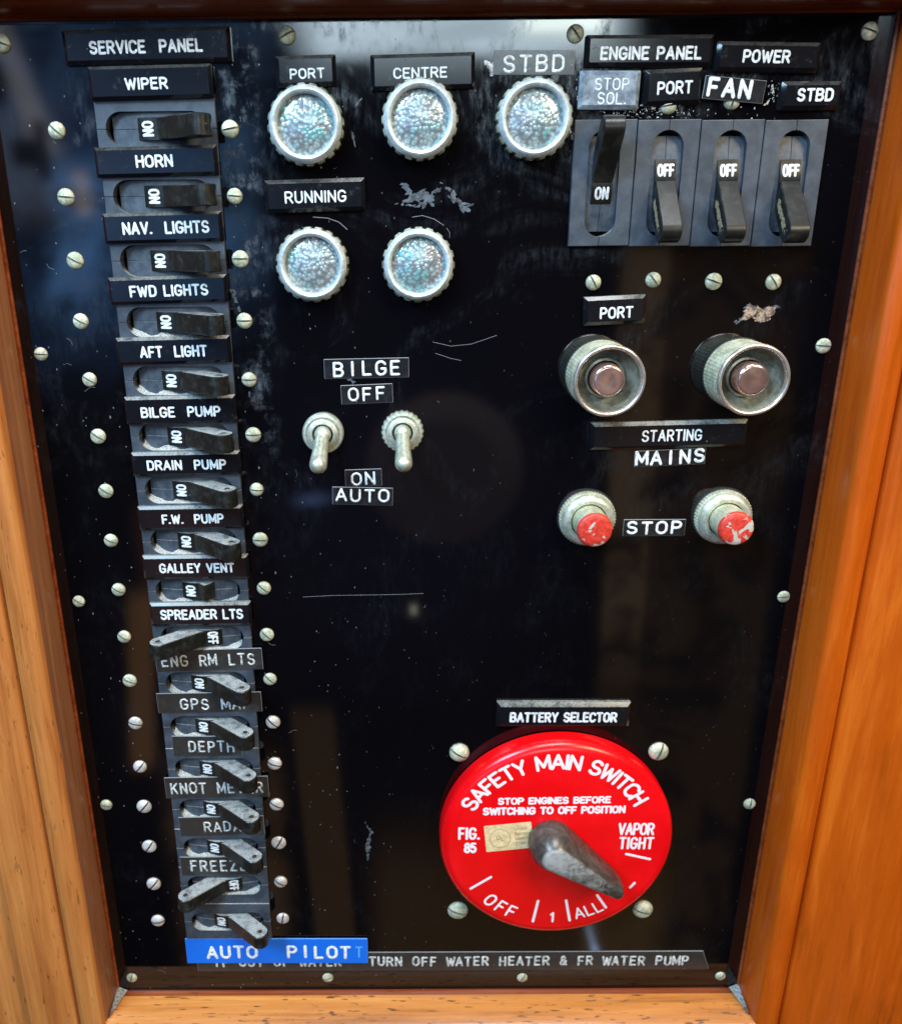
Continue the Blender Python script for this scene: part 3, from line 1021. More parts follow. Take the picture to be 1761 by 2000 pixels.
def word_mesh(word, flip=False):
    """ON / OFF printed on the rocker, on the side away from the lever (local -y); the OFF word stands the other way up"""
    global SEG
    bm = bmesh.new()
    Rk = 0.0125
    SEG = 0.0004
    letters(bm, word, 0.0036 if word == 'ON' else 0.0045, 0.0030, 0.00072, 0, 0.00003, 0, -0.0026, gap=0.36)
    SEG = None
    for v_ in bm.verts:
        if flip:
            v_.co.x, v_.co.y = -v_.co.x, -0.0052 - v_.co.y
        v_.co.z += math.sqrt(Rk * Rk - v_.co.y ** 2) - Rk + 0.0016 + 0.00005
    return bm


me_on = finish(word_mesh('ON'), 'word_on', m_white, 0)
me_off = finish(word_mesh('OFF', True), 'word_off', m_white, 0)

# drift of grey dust lying along the lower lip of a sideways slot (local +x is down on the panel)
m_drift, nt, b = material('grey_dust', (0.34, 0.34, 0.32), 0.95)
nd_ = nt.noise(nt.pos(), 2600, 4, 0.75)
nt.put(b.inputs['Base Color'], nt.mix(nt.ramp(nd_, 0.36, 0.62), (0.13, 0.135, 0.13), (0.50, 0.50, 0.46)))
nt.put(b.inputs['Normal'], nt.bump(nd_, 0.6, 0.0003))


def drift_mesh(seed):
    rnd = random.Random(seed)
    bm = bmesh.new()
    rows_ = []
    N = 40
    for k in range(N + 1):
        y = -0.0142 + 0.0282 * k / N
        edge = SW - 0.00003 if abs(y) < SH - SW else math.sqrt(max(1e-9, SW * SW - (abs(y) - (SH - SW)) ** 2)) - 0.00003
        q = 0.0010 + 0.0007 * math.sin(k * 0.5 + seed) + rnd.uniform(-0.0002, 0.0002)
        if k > 16:
            q *= 0.55
        q = max(0.0002, q)
        zb = math.sqrt(R0 * R0 - y * y) - R0 + 0.0004
        rows_.append([bm.verts.new((edge, y, BZ - 0.00012)), bm.verts.new((edge - q * 0.45, y, zb + 0.00035)), bm.verts.new((edge - q, y, zb + 0.00003))])
    for k in range(N):
        for i in range(2):
            bm.faces.new((rows_[k][i], rows_[k][i + 1], rows_[k + 1][i + 1], rows_[k + 1][i]))
    return finish(bm, 'dust_drift', m_drift, 60)


me_drift = [drift_mesh(k) for k in range(3)]


def make_breaker(name, label, u, v, ang, on, group, w=0.0, stub=False):
    t = thing(name, label, 'breaker', u, v, w, ang, group)
    obj('body', me_body, t)
    obj('slot_liner', me_liner, t)
    tg = obj('toggle', me_stub if stub else me_toggle, t)
    if not on:
        tg.rotation_euler = (0, 0, PI)
    if not stub:
        obj('dimple', me_dimple, tg)
    obj('lettering', me_on if on else me_off, tg)
    return t


# service column: rows, left to right throw
ROWS = ['WIPER', 'HORN', 'NAV. LIGHTS', 'FWD LIGHTS', 'AFT LIGHT', 'BILGE PUMP', 'DRAIN PUMP', 'F.W. PUMP', 'GALLEY VENT', 'SPREADER LTS',
        'ENG RM LTS', 'GPS MAP', 'DEPTH', 'KNOT METER', 'RADAR', 'FREEZER', 'AUTO PILOT']
row_v = [0.12329 - 0.01905 * i for i in range(17)]
proto_on = proto_off = None
rows_built = []
for i, nm in enumerate(ROWS):
    fr = i / 16
    u = -0.07075 - 0.0012 * fr
    where = 'under the %s label' % nm if i < 16 else 'just above the blue tape'
    if i == 8:
        stub_t = make_breaker('circuit_breaker', 'grey breaker with snapped-off toggle stub under the GALLEY VENT label', u, row_v[i], -PI / 2, True,
                     'breakers down the service column', stub=True)
        rows_built.append((i, stub_t, True))
        continue
    on = i not in (9, 15)
    lab = 'grey breaker with toggle thrown %s, %s' % ('right to ON' if on else 'left to OFF', where)
    if on:
        if proto_on is None:
            proto_on = t = make_breaker('circuit_breaker', lab, u, row_v[i], -PI / 2, True, 'breakers down the service column')
        else:
            t = copy_tree(proto_on)
    else:
        if proto_off is None:
            proto_off = t = make_breaker('circuit_breaker', lab, u, row_v[i], -PI / 2, False, 'breakers down the service column')
        else:
            t = copy_tree(proto_off)
    t['label'] = lab
    place(t, u, row_v[i], 0, -PI / 2)
    if not on:
        for ch in t.children:
            if ch.name.startswith('toggle'):
                ch.location = (0, 0.0014, 0)      # these two sit a little further right in their slots
    rows_built.append((i, t, on))

# engine row of four (made below from the same two breakers)
eng_lab = ['grey breaker with toggle up at ON under the STOP SOL. label', 'grey breaker with toggle down at OFF, second in the engine row',
           'grey breaker with toggle down at OFF, third in the engine row', 'grey breaker with toggle down at OFF right end of the engine row']
for i in range(4):
    u = 0.0646 + i * 0.01912
    t = copy_tree(proto_on if i == 0 else proto_off)
    t['label'] = eng_lab[i]
    t['group'] = 'breakers in the engine row'
    place(t, u, 0.10655 - 0.0002 * i, 0.0, 0.004)
    if i:                                           # tan grime worked out on the left flank of the thrown-down levers
        tg = [c for c in t.children if c.name.startswith('toggle')][0]
        bm = bmesh.new()
        a = math.radians(40)
        for k in range(5):
            q = 0.004 + 0.0022 * k
            blob(bm, 0.0042 + math.cos(a) * q, 0.0006 + math.sin(a) * q, 0.0016, 0.0012, a, 0, 14, 0.35, k + i * 10, 0.00005)
        for v_ in bm.verts:
            y, z, h_ = v_.co.x, v_.co.y, v_.co.z
            v_.co = (0.00309 + h_ + 0.00002, y, z)
        obj('grime', finish(bm, 'grime', m_tan, 0), tg)


for i, t, on in rows_built:
    if i >= 3:
        d_ = obj('dust', me_drift[i % 3], t)
        if not on:
            d_.scale = (1, -1, 1)

# ------------------------------------------------------------------ engraved plates and embossed tapes
def quad(corners, w):
    P = [Vector(at(x, y, w)) for x, y in corners]
    c = (P[0] + P[1] + P[2] + P[3]) / 4
    e = (P[1] - P[0]) + (P[2] - P[3])
    ang = math.atan2(e.y, e.x)
    wd_ = ((P[1] - P[0]).length + (P[2] - P[3]).length) / 2
    ht = ((P[0] - P[3]).length + (P[1] - P[2]).length) / 2
    return c, ang, wd_, ht


def text_local(c, ang, box, w):
    """centre, width and height of a pixel text box in the label's own axes"""
    x0, y0, x1, y1 = box
    A, B = Vector(at(x0, (y0 + y1) / 2, w)), Vector(at(x1, (y0 + y1) / 2, w))
    T, D = Vector(at((x0 + x1) / 2, y0, w)), Vector(at((x0 + x1) / 2, y1, w))
    m = (A + B) / 2
    m = Vector((m.x, (T.y + D.y) / 2)) - c
    ca, sa = math.cos(-ang), math.sin(-ang)
    return (m.x * ca - m.y * sa, m.x * sa + m.y * ca), (B - A).length, (T - D).length


def plate(label, corners, texts, w0=0.0, h=0.0021, bev=0.0011, mat=None, lettermat=None, group='engraved label plates', stroke=0.17):
    w = w0 + h
    c, ang, wd_, ht = quad(corners, w0 + h * 0.5)
    t = thing('label_plate', label, 'label', c.x, c.y, w0, ang, group)
    bm = bmesh.new()
    loft(bm, [rrect(wd_, ht, 0.0003, 0, 2), rrect(wd_, ht, 0.0003, h - bev * 0.95, 2), rrect(wd_ - bev * 1.9, ht - bev * 1.9, 0.0002, h - 0.00008, 2),
              rrect(wd_ - bev * 2.1, ht - bev * 2.1, 0.0002, h, 2)], False)
    obj('plate', finish(bm, 'plate', mat or m_plate, 20), t)
    bm = bmesh.new()
    for s, box in texts:
        (x, y), tw, th = text_local(c, ang, box, w)
        st = th * stroke
        letters(bm, s, tw - st, th - st, st, h + 0.00002, 0.00003, x, y, gap=0.30, jitter=0.012)
    obj('lettering', finish(bm, 'lettering', lettermat or m_white, 0), t)
    return t


S0 = BZ
plate('wide black SERVICE PANEL plate heading the breaker column', [(122, 58), (448, 52), (455, 120), (128, 130)], [('SERVICE  PANEL', (174, 77, 396, 104))], stroke=0.19)
SP = [('WIPER', [(172, 130), (412, 125), (418, 190), (178, 198)], (244, 151, 328, 175)),
      ('HORN', [(184, 288), (423, 283), (427, 341), (190, 348)], (265, 302, 338, 327)),
      ('NAV.  LIGHTS', [(200, 417), (433, 412), (436, 470), (207, 477)], (239, 432, 409, 457)),
      ('FWD LIGHTS', [(211, 542), (443, 536), (446, 588), (218, 596)], (253, 556, 407, 579)),
      ('AFT  LIGHT', [(224, 660), (450, 655), (452, 707), (234, 713)], (273, 675, 405, 698)),
      ('BILGE  PUMP', [(242, 775), (460, 771), (464, 824), (250, 830)], (275, 794, 431, 815)),
      ('DRAIN  PUMP', [(256, 884), (468, 880), (473, 926), (262, 930)], (287, 898, 442, 918)),
      ('F.W.  PUMP', [(267, 989), (475, 986), (478, 1031), (275, 1035)], (316, 1004, 437, 1023)),
      ('GALLEY VENT', [(278, 1085), (485, 1083), (488, 1128), (283, 1131)], (311, 1100, 458, 1119)),
      ('SPREADER LTS', [(291, 1177), (490, 1175), (493, 1219), (298, 1222)], (313, 1190, 475, 1210))]
for s, q, bx in SP:
    plate('black engraved plate reading %s across the breaker column' % s.replace('  ', ' '), q, [(s, bx)], S0, 0.0020, 0.0009, group='engraved plates down the breaker column', stroke=0.185)
plate('black engraved PORT plate above the upper left signal light', [(538, 110), (655, 106), (658, 168), (540, 172)], [('PORT', (566, 133, 634, 154))])
plate('black engraved CENTRE plate half behind a signal light', [(723, 108), (926, 101), (928, 173), (725, 178)], [('CENTRE', (768, 131, 873, 153))])
plate('black engraved RUNNING plate between the rows of signal lights', [(516, 352), (712, 347), (714, 410), (520, 417)], [('RUNNING', (556, 372, 676, 396))], stroke=0.15)
plate('black engraved ENGINE PANEL plate at top right', [(1143, 70), (1392, 66), (1390, 132), (1142, 130)], [('ENGINE PANEL', (1172, 90, 1370, 117))], stroke=0.19)
plate('black engraved POWER plate beside ENGINE PANEL', [(1398, 80), (1600, 84), (1596, 142), (1396, 140)], [('POWER', (1450, 97, 1543, 123))], stroke=0.19)
plate('glare-coloured grey STOP SOL. plate over the first engine breaker', [(1130, 138), (1248, 138), (1248, 214), (1130, 214)],
      [('STOP', (1161, 152, 1228, 176)), ('SOL.', (1166, 180, 1222, 204))], mat=m_plate_glare, stroke=0.125)
plate('black engraved PORT plate in the engine group between STOP SOL. and FAN', [(1256, 136), (1370, 133), (1368, 202), (1258, 208)], [('PORT', (1283, 158, 1352, 184))], stroke=0.17)
plate('black engraved STBD plate above the last engine breaker', [(1524, 158), (1640, 160), (1638, 213), (1522, 217)], [('STBD', (1556, 172, 1627, 198))], stroke=0.19)
plate('small black engraved PORT plate above the left starter button', [(1140, 580), (1262, 575), (1258, 630), (1138, 637)], [('PORT', (1171, 599, 1236, 622))], stroke=0.17)
plate('long black engraved STARTING plate below the starter buttons', [(1155, 827), (1460, 818), (1455, 872), (1150, 878)], [('STARTING', (1253, 839, 1370, 862))], stroke=0.15)
plate('black engraved BATTERY SELECTOR plate above the red switch', [(968, 1370), (1231, 1372), (1228, 1418), (970, 1420)], [('BATTERY SELECTOR', (995, 1391, 1205, 1411))], stroke=0.2, bev=0.0014, h=0.0026)


def tape(label, corners, texts, w0=0.0, mats=None, mono=1.0, stroke=0.17, th=0.0003, cut=False, hgt=0.00022, old=False):
    w = w0 + th
    c, ang, wd_, ht = quad(corners, w)
    t = thing('embossed_tape', label, 'label', c.x, c.y, w0, ang, 'embossed tape labels')
    bm = bmesh.new()
    e = 0.00014
    if cut:
        k = 0.0035
        outl = lambda w_, h_: [(-w_ / 2, -h_ / 2), (w_ / 2, -h_ / 2), (w_ / 2, -h_ / 2 + k * 0.1), (w_ / 2 - k, h_ / 2), (-w_ / 2, h_ / 2)]
        r = lambda w_, h_, z: [(x, y, z) for x, y in outl(w_, h_)]
    else:
        r = lambda w_, h_, z: rrect(w_, h_, 0.00012, z, 1)
    loft(bm, [r(wd_, ht, 0.0), r(wd_, ht, th * 0.6), r(wd_ - e * 2, ht - e * 2, th)], False, True, mats=[1, 1, 0])
    obj('strip', finish(bm, 'strip', list(mats or (m_tape_old if old else m_tape, m_edge)), 0), t)
    bm = bmesh.new()
    bm2 = bmesh.new()
    faint = False
    for s, box, *rest in texts:
        (x, y), tw, thh = text_local(c, ang, box, w)
        st = thh * stroke * 0.92
        if rest:
            faint = True
            letters(bm2, s, tw - st, thh - st, st * 0.6, th + 0.00003, 0.00006, x, y, mono=mono if len(s) > 1 else None)
        else:
            letters(bm, s, tw - st, thh - st, st, th + 0.00002, hgt, x, y, mono=mono if len(s) > 1 else None, jitter=0.045)
    obj('lettering', finish(bm, 'lettering', m_emboss_old if old else m_emboss, 60), t)
    if faint:
        o = obj('faint_letter', finish(bm2, 'faint_letter', m_faint, 0), t)
    else:
        bm2.free()
    return t


tape('black embossed STBD tape above the upper right signal light', [(966, 98), (1122, 98), (1122, 146), (960, 146)], [('STBD', (982, 107, 1102, 142))])
tape('tilted black embossed FAN tape among the engine plates', [(1377, 146), (1495, 158), (1490, 202), (1371, 193)], [('FAN', (1379, 153, 1468, 192))], w0=0.00135, stroke=0.21)
tape('black embossed BILGE tape, topmost above the toggle switches', [(632, 702), (798, 698), (799, 737), (634, 740)], [('BILGE', (650, 705, 782, 735))])
tape('black embossed OFF tape under the BILGE tape', [(665, 753), (765, 749), (769, 786), (667, 790)], [('OFF', (680, 756, 753, 783))])
tape('short black embossed ON tape below the toggle switches', [(673, 918), (744, 915), (747, 949), (675, 951)], [('ON', (686, 922, 733, 948))])
tape('black embossed AUTO tape under the ON tape', [(649, 951), (767, 953), (767, 988), (649, 985)], [('AUTO', (656, 955, 760, 981))])
tape('black embossed MAINS tape below the STARTING plate', [(1240, 880), (1378, 876), (1376, 905), (1237, 914)], [('MAINS', (1242, 878, 1376, 907))], stroke=0.2)
tape('black embossed STOP tape between the red buttons', [(1218, 1015), (1338, 1014), (1337, 1047), (1215, 1047)], [('STOP', (1223, 1018, 1331, 1044))], stroke=0.19)
tape('black embossed ENG RM LTS tape on the breaker column', [(302, 1272), (510, 1265), (515, 1308), (306, 1312)], [('ENG RM LTS', (314, 1278, 498, 1301))], S0, stroke=0.155, old=True)
tape('black embossed GPS MAP tape on the breaker column', [(306, 1355), (510, 1351), (512, 1390), (309, 1393)], [('GPS MAP', (352, 1364, 490, 1386))], S0, stroke=0.155, old=True)
tape('short black embossed DEPTH tape on the breaker column', [(336, 1438), (472, 1438), (473, 1477), (338, 1476)], [('DEPTH', (368, 1447, 458, 1469))], S0, stroke=0.155, old=True)
tape('black embossed KNOT METER tape, widest on the breaker column', [(320, 1520), (523, 1515), (526, 1557), (326, 1559)], [('KNOT METER', (333, 1528, 514, 1550))], S0, stroke=0.155, old=True)
tape('black embossed RADAR tape on the breaker column', [(349, 1597), (515, 1593), (517, 1630), (352, 1633)], [('RADAR', (398, 1604, 490, 1624))], S0, stroke=0.155, old=True)
tape('black embossed FREEZER tape on the breaker column', [(352, 1674), (505, 1673), (505, 1708), (354, 1710)], [('FREEZER', (371, 1680, 503, 1702))], S0, stroke=0.155, old=True)
tape('long black embossed tape of the water warning along the bottom', [(384, 1862), (1381, 1858), (1391, 1893), (387, 1897)],
     [('IF OUT OF WATER   TURN OFF WATER HEATER & FR WATER PUMP', (416, 1868, 1344, 1887))], 0, None, 1.0, 0.19, cut=True, old=True)
tape('bright blue embossed AUTO PILOT tape below the breaker column', [(362, 1834), (718, 1833), (718, 1882), (366, 1881)],
     [('AUTO  PILOT', (404, 1847, 685, 1872)), ('T', (693, 1848, 709, 1871), 1)], 0.00062, (m_tape_blue, m_edge_blue), 1.0, 0.19)


# ------------------------------------------------------------------ screws
def screw_mesh(R, H, sw, sd):
    bm = bmesh.new()
    xs = [-1, -.93, -.8, -.62, -.42]
    s = sw / 2 / R
    half = [-.999, -.95, -.85, -.68, -.48, -.30, -s * 1.02, -s * 0.9]
    xs = half + [-s * .3, s * .3] + [-x for x in reversed(half)]
    NY = 16
    cols = []
    for x in xs:
        ym = math.sqrt(max(0.0, 1 - x * x))
        col_ = []
        for k in range(NY + 1):
            y = ym * math.sin(PI / 2 * (2 * k / NY - 1))
            r2 = min(1, x * x + y * y)
            z = H * (0.12 + 0.88 * math.sqrt(max(0, 1 - r2 * 0.985)))
            if abs(x) < s:
                z = min(z, H - sd)
            col_.append(bm.verts.new((x * R, y * R, z)))
        cols.append(col_)
    for i in range(len(cols) - 1):
        inside = abs(xs[i] + xs[i + 1]) / 2 < s
        for k in range(NY):
            f = bm.faces.new((cols[i][k], cols[i + 1][k], cols[i + 1][k + 1], cols[i][k + 1]))
            f.material_index = 1 if inside else 0
    edge = [c[0] for c in cols] + [c[-1] for c in reversed(cols)]
    lo = [bm.verts.new((v_.co.x, v_.co.y, -0.0004)) for v_ in edge]
    n = len(edge)
    for i in range(n):
        j = (i + 1) % n
        try:
            bm.faces.new((edge[i], edge[j], lo[j], lo[i]))
        except ValueError:
            pass
    return bm


me_screw = finish(screw_mesh(0.00255, 0.0014, 0.00055, 0.0006), 'slotted_screw', [m_screw, m_slotdark], 40)
me_screw_b = finish(screw_mesh(0.00285, 0.0016, 0.0006, 0.0006), 'slotted_screw_bright', [m_screw_bright, m_dark], 40)
me_screw_s = finish(screw_mesh(0.00235, 0.0011, 0.0005, 0.0005), 'slotted_screw_small', [m_screw, m_slotdark], 40)
me_screw_l = finish(screw_mesh(0.0041, 0.0024, 0.0008, 0.0010), 'slotted_screw_large', [m_screw, m_slotdark], 40)
rz = random.Random(5)


def screw(px, py, label, group, me=None, ang=None, w=0.0):
    u, v = at(px, py, w + 0.0008)
    o = obj('slotted_screw', me or me_screw)
    tag(o, label, 'screw', group)
    place(o, u, v, w, (rz.uniform(-0.9, 0.9) if ang is None else math.radians(ang)) + PI / 2)
    q = rz.uniform(0.94, 1.06)
    o.scale = (q, q, rz.uniform(0.8, 1.15))


R17 = [(449, 252), (458, 383), (469, 506), (477, 627), (486, 742), (494, 850), (501, 957), (508, 1055), (515, 1150), (521, 1241), (527, 1328), (533, 1412), (536, 1493), (540, 1573), (544, 1648), (548, 1724), (552, 1796)]
L17 = [(110, 255), (128, 385), (146, 509), (157, 628), (174, 742), (191, 853), (206, 960), (216, 1057), (231, 1153), (242, 1245), (253, 1331), (264, 1414), (273, 1499), (281, 1577), (291, 1655), (300, 1728), (308, 1800)]
LA = [-42, -5, -28, -30, -32, -35, -35, -25, -30, -35, -25, -15, 50, 50, 55, 50, 5]
RA = [10, -5, 0, 0, 0, 0, -5, 0, -40, -45, -45, -45, -20, -30, 60, -30, 80]
for i, nm in enumerate(ROWS):
    row = 'the %s breaker' % nm if i < 16 else 'the lowest breaker of the column'
    kind = 'corroded pale screw' if i < 11 else 'shiny nickel screw'
    screw(*L17[i], '%s on the left of %s' % (kind, row), 'breaker screws, left column', me_screw if i < 11 else me_screw_b, LA[i])
    screw(*R17[i], '%s on the right of %s' % (kind, row), 'breaker screws, right column', me_screw if i < 11 else me_screw_b, RA[i])
for k, (p, a) in enumerate(zip([(1159, 552), (1276, 547), (1394, 550), (1511, 551)], [-60, -50, -20, -55])):
    screw(*p, ['leftmost screw under the engine breakers, above the PORT plate', 'second screw from left under the engine breakers',
               'third screw from left under the engine breakers', 'rightmost screw under the engine breakers'][k], 'screws under the engine breakers', None, a)
screw(1430, 196, 'bright screw peeping out from under the FAN tape', 'screws over the engine breakers', None, 80)
screw(1306, 206, 'brassy screw hidden below the PORT plate of the engine group', 'screws over the engine breakers', None, 10)
EDGE = [(2, 84, 'edge screw at the very left of the panel top', -20), (79, 692, 'edge screw at left beside the AFT LIGHT row', -5), (153, 1176, 'edge screw at left beside the GALLEY VENT row', -35),
        (207, 1574, 'edge screw at left beside the KNOT METER row', -10), (257, 1912, 'edge screw in the bottom left corner', 80),
        (640, 1912, 'edge screw at the bottom below the blue tape', 20), (1020, 1912, 'edge screw at the bottom below the red switch', 60), (1407, 1909, 'edge screw in the bottom right corner', 40),
        (1464, 1572, 'edge screw at right level with the red switch', 80), (1531, 1167, 'edge screw at right below the red buttons', 5), (1609, 676, 'edge screw at right beside the starter buttons', -5),
        (1700, 60, 'edge screw in the top right corner', -20), (560, 68, 'edge screw at the top above the left PORT plate', 25), (1124, 65, 'edge screw at the top beside the ENGINE PANEL plate', -50)]
for x, y, lb, a in EDGE:
    screw(x, y, 'pale slotted ' + lb, 'panel edge screws', me_screw_s if y > 100 else me_screw, a)
for x, y, lb, a in [(897, 1471, 'upper left', -30), (1286, 1469, 'upper right', 70), (894, 1780, 'lower left', -20), (1255, 1777, 'lower right', -15)]:
    screw(x, y, 'large pale round-headed screw at %s of the red switch' % lb, 'red switch screws', me_screw_l, a)


# ------------------------------------------------------------------ signal lights
def make_light(label, px, py):
    u, v = at(px, py, 0.005)
    t = thing('signal_light', label, 'indicator light', u, v, 0, rz.uniform(0, 1), 'signal lights with hammered lenses')
    bm = bmesh.new()
    N = 160
    T = 20
    tooth = lambda i: 0.0003 if (i * T / N) % 1.0 < 0.62 else -0.0001
    pr = [(0.0108, 0.0), (0.0111, 0.0002), (0.0111, 0.0036), (0.0108, 0.0044), (0.0103, 0.0052), (0.0099, 0.0057), (0.0095, 0.0059), (0.0090, 0.0057), (0.0087, 0.0054), (0.0085, 0.0046), (0.0084, 0.0034)]
    lathe(bm, pr[3:], N, False, False)
    obj('bezel', finish(bm, 'bezel', m_bezel, 40), t)
    bm = bmesh.new()
    lathe(bm, pr[:4], N, False, False, mods=[tooth, tooth, tooth, None])
    bm.faces.ensure_lookup_table()
    for i in range(N):
        if (i * T / N) % 1.0 >= 0.60 and ((i + 1) * T / N) % 1.0 > 0.05:
            for q in range(3):
                bm.faces[q * N + i].material_index = 1
    obj('notched_rim', finish(bm, 'notched_rim', [m_bezel_edge, m_notch], 25), t)
    bm = bmesh.new()
    lathe(bm, [(0.00845, 0.0034), (0.0070, 0.0040), (0.0052, 0.0045), (0.0034, 0.0048), (0.0016, 0.0050), (0.0003, 0.00505)], 48)
    obj('lens', finish(bm, 'lens', m_lens, 60), t)
    return t


L = [(596, 243, 'round hammered signal light under the left PORT plate'), (820, 232, 'round hammered signal light under the CENTRE plate'), (1045, 231, 'round hammered signal light under the STBD tape'),
     (609, 518, 'round hammered signal light under the RUNNING plate'), (817, 518, 'round hammered signal light right of the one under RUNNING')]
lt = make_light(L[0][2], L[0][0], L[0][1])
for px, py, lb in L[1:]:
    c = copy_tree(lt)
    c['label'] = lb
    place(c, *at(px, py, 0.005), 0, rz.uniform(0, 1.5))


# ------------------------------------------------------------------ toggle switches
def make_toggle(label, px, py, lean, knurled):
    u, v = at(px, py, 0.003)
    t = thing('toggle_switch', label, 'switch', u, v, 0, 0, 'bilge toggle switches')
    bm = bmesh.new()
    N = 96
    kn = (lambda i: 0.00016 if i % 4 < 2 else -0.0001) if knurled else (lambda i: 0.0)
    lathe(bm, [(0.0070, 0.0), (0.0070, 0.0016), (0.0066, 0.0022), (0.0058, 0.0024), (0.0057, 0.0019), (0.0052, 0.0019), (0.0051, 0.0030), (0.0047, 0.0033), (0.0036, 0.0034), (0.0034, 0.0020), (0.0033, 0.0)], N, False, False, mods=[kn, kn, kn] + [None] * 8)
    obj('collar', finish(bm, 'collar', m_bat, 35), t)
    bm = bmesh.new()
    lathe(bm, [(0.0034, 0.0001), (0.0001, 0.00012)], 32)
    obj('socket', finish(bm, 'socket', m_dark, 30), t)
    bm = bmesh.new()
    lathe(bm, [(0.0028, -0.0015), (0.0029, 0.0004), (0.0027, 0.0013), (0.0022, 0.0020), (0.0023, 0.0030), (0.0025, 0.0075), (0.0028, 0.0118), (0.0029, 0.0136), (0.0028, 0.0149), (0.0022, 0.0160), (0.0012, 0.0166), (0.0002, 0.0168)], 32)
    o = obj('lever', finish(bm, 'lever', m_bat, 50), t)
    o.location = (0, 0, 0.0022)
    o.rotation_euler = (math.radians(32), 0, math.radians(lean))
    return t


make_toggle('left steel toggle switch with smooth collar, lever pointing down', 630, 849, -6, False)
make_toggle('right steel toggle switch with knurled collar, lever pointing down', 786, 846, 2, True)


# ------------------------------------------------------------------ starter buttons
def make_starter(label, px, py):
    u, v = at(px, py, 0.0138)
    t = thing('starter_button', label, 'push button', u, v, 0, 0, 'deep-collared starter buttons')
    N = 180
    kn = lambda i: 0.00007 if i % 3 == 0 else -0.00004
    bm = bmesh.new()
    lathe(bm, [(0.0117, 0.0), (0.0117, 0.0004), (0.0112, 0.0005)], 64, False, False)
    obj('gasket', finish(bm, 'gasket', m_rubber, 30), t)
    bm = bmesh.new()
    lathe(bm, [(0.0113, 0.0), (0.0113, 0.0118), (0.0111, 0.0124)], N, False, False, mods=[kn, kn, None])
    obj('knurled_collar', finish(bm, 'knurled_collar', m_knurl, 25), t)
    bm = bmesh.new()
    lathe(bm, [(0.0111, 0.0124), (0.0114, 0.0128), (0.0115, 0.0134), (0.0112, 0.0140), (0.0106, 0.0141), (0.0101, 0.0137), (0.0099, 0.0128)], 96, False, False)
    obj('rim', finish(bm, 'rim', m_rim, 60), t)
    bm = bmesh.new()
    lathe(bm, [(0.0099, 0.0128), (0.0094, 0.0090), (0.0080, 0.0066), (0.0066, 0.0060), (0.0064, 0.0076), (0.0057, 0.0078), (0.0056, 0.0060)], 96, False, False)
    obj('recess', finish(bm, 'recess', m_recess, 50), t)
    bm = bmesh.new()
    lathe(bm, [(0.0053, 0.0050), (0.0053, 0.0118), (0.0051, 0.0127), (0.0046, 0.0132), (0.0040, 0.0133), (0.0020, 0.01318), (0.0002, 0.01315)], 64)
    obj('plunger', finish(bm, 'plunger', m_copper, 40), t)
    return t


st = make_starter('chrome starter button in knurled collar under the PORT plate', 1190, 745)
c = copy_tree(st)
c['label'] = 'chrome starter button in knurled collar under the torn glue spot'
place(c, *at(1472, 743, 0.0138), 0, 0.7)


# ------------------------------------------------------------------ red stop buttons
def make_stop(label, px, py, red):
    u, v = at(px, py, 0.004)
    t = thing('stop_button', label, 'push button', u, v, 0, 0, 'red stop buttons')
    N = 156
    kn = lambda i: 0.00014 if i % 3 == 0 else -0.00008
    bm = bmesh.new()
    lathe(bm, [(0.0104, 0.0), (0.0102, 0.0005), (0.0098, 0.0006)], 64, False, False)
    obj('gasket', finish(bm, 'gasket', m_rubber, 30), t)
    bm = bmesh.new()
    lathe(bm, [(0.0097, 0.0), (0.0097, 0.0028), (0.0094, 0.0034)], N, False, False, mods=[kn, kn, None])
    obj('knurled_collar', finish(bm, 'stop_collar', m_knurl, 25), t)
    bm = bmesh.new()
    lathe(bm, [(0.0094, 0.0034), (0.0088, 0.0045), (0.0078, 0.0052), (0.0068, 0.0054), (0.0062, 0.0050), (0.0061, 0.0036)], 72, False, False)
    obj('ring', finish(bm, 'ring', m_bat, 60), t)
    bm = bmesh.new()
    lathe(bm, [(0.0058, 0.0030), (0.0058, 0.0125), (0.0059, 0.0128)], 64, False, False)
    obj('stem', finish(bm, 'stem', m_knurl, 40), t)
    bm = bmesh.new()
    lathe(bm, [(0.0059, 0.0127), (0.0060, 0.0131), (0.0058, 0.0138), (0.0053, 0.0142), (0.0040, 0.0144), (0.0020, 0.0145), (0.0002, 0.01455)], 64)
    obj('cap', finish(bm, 'cap', red, 50), t)
    return t


make_stop('lightly chipped red stop button on the left of the STOP tape', 1149, 1017, m_red_light)
make_stop('heavily chipped red stop button on the right of the STOP tape', 1416, 1014, m_red_heavy)

# ------------------------------------------------------------------ battery selector
DU, DV, DR, DH = 0.0627, -0.1358, 0.0460, 0.0090
disc = thing('battery_switch', 'round red battery main switch with white lettering and brown pointer knob', 'switch', DU, DV, 0, 0)
bm = bmesh.new()
lathe(bm, [(DR - 0.0010, 0.0), (DR, 0.0006), (DR, 0.0052), (DR - 0.0004, 0.0068), (DR - 0.0014, 0.0081), (DR - 0.0030, 0.0088), (DR - 0.0044, DH), (0.0, DH)][:7], 128)
obj('dial', finish(bm, 'dial', m_disc, 50), disc)


def zz(x, y):
    return 820 + x / 3.255, 1330 + y / 3.255


def dl(px, py, w=DH):
    u, v = at(px, py, w)
    return u - DU, v - DV


bm = bmesh.new()
Z0, ZH = DH + 0.00003, 0.00005


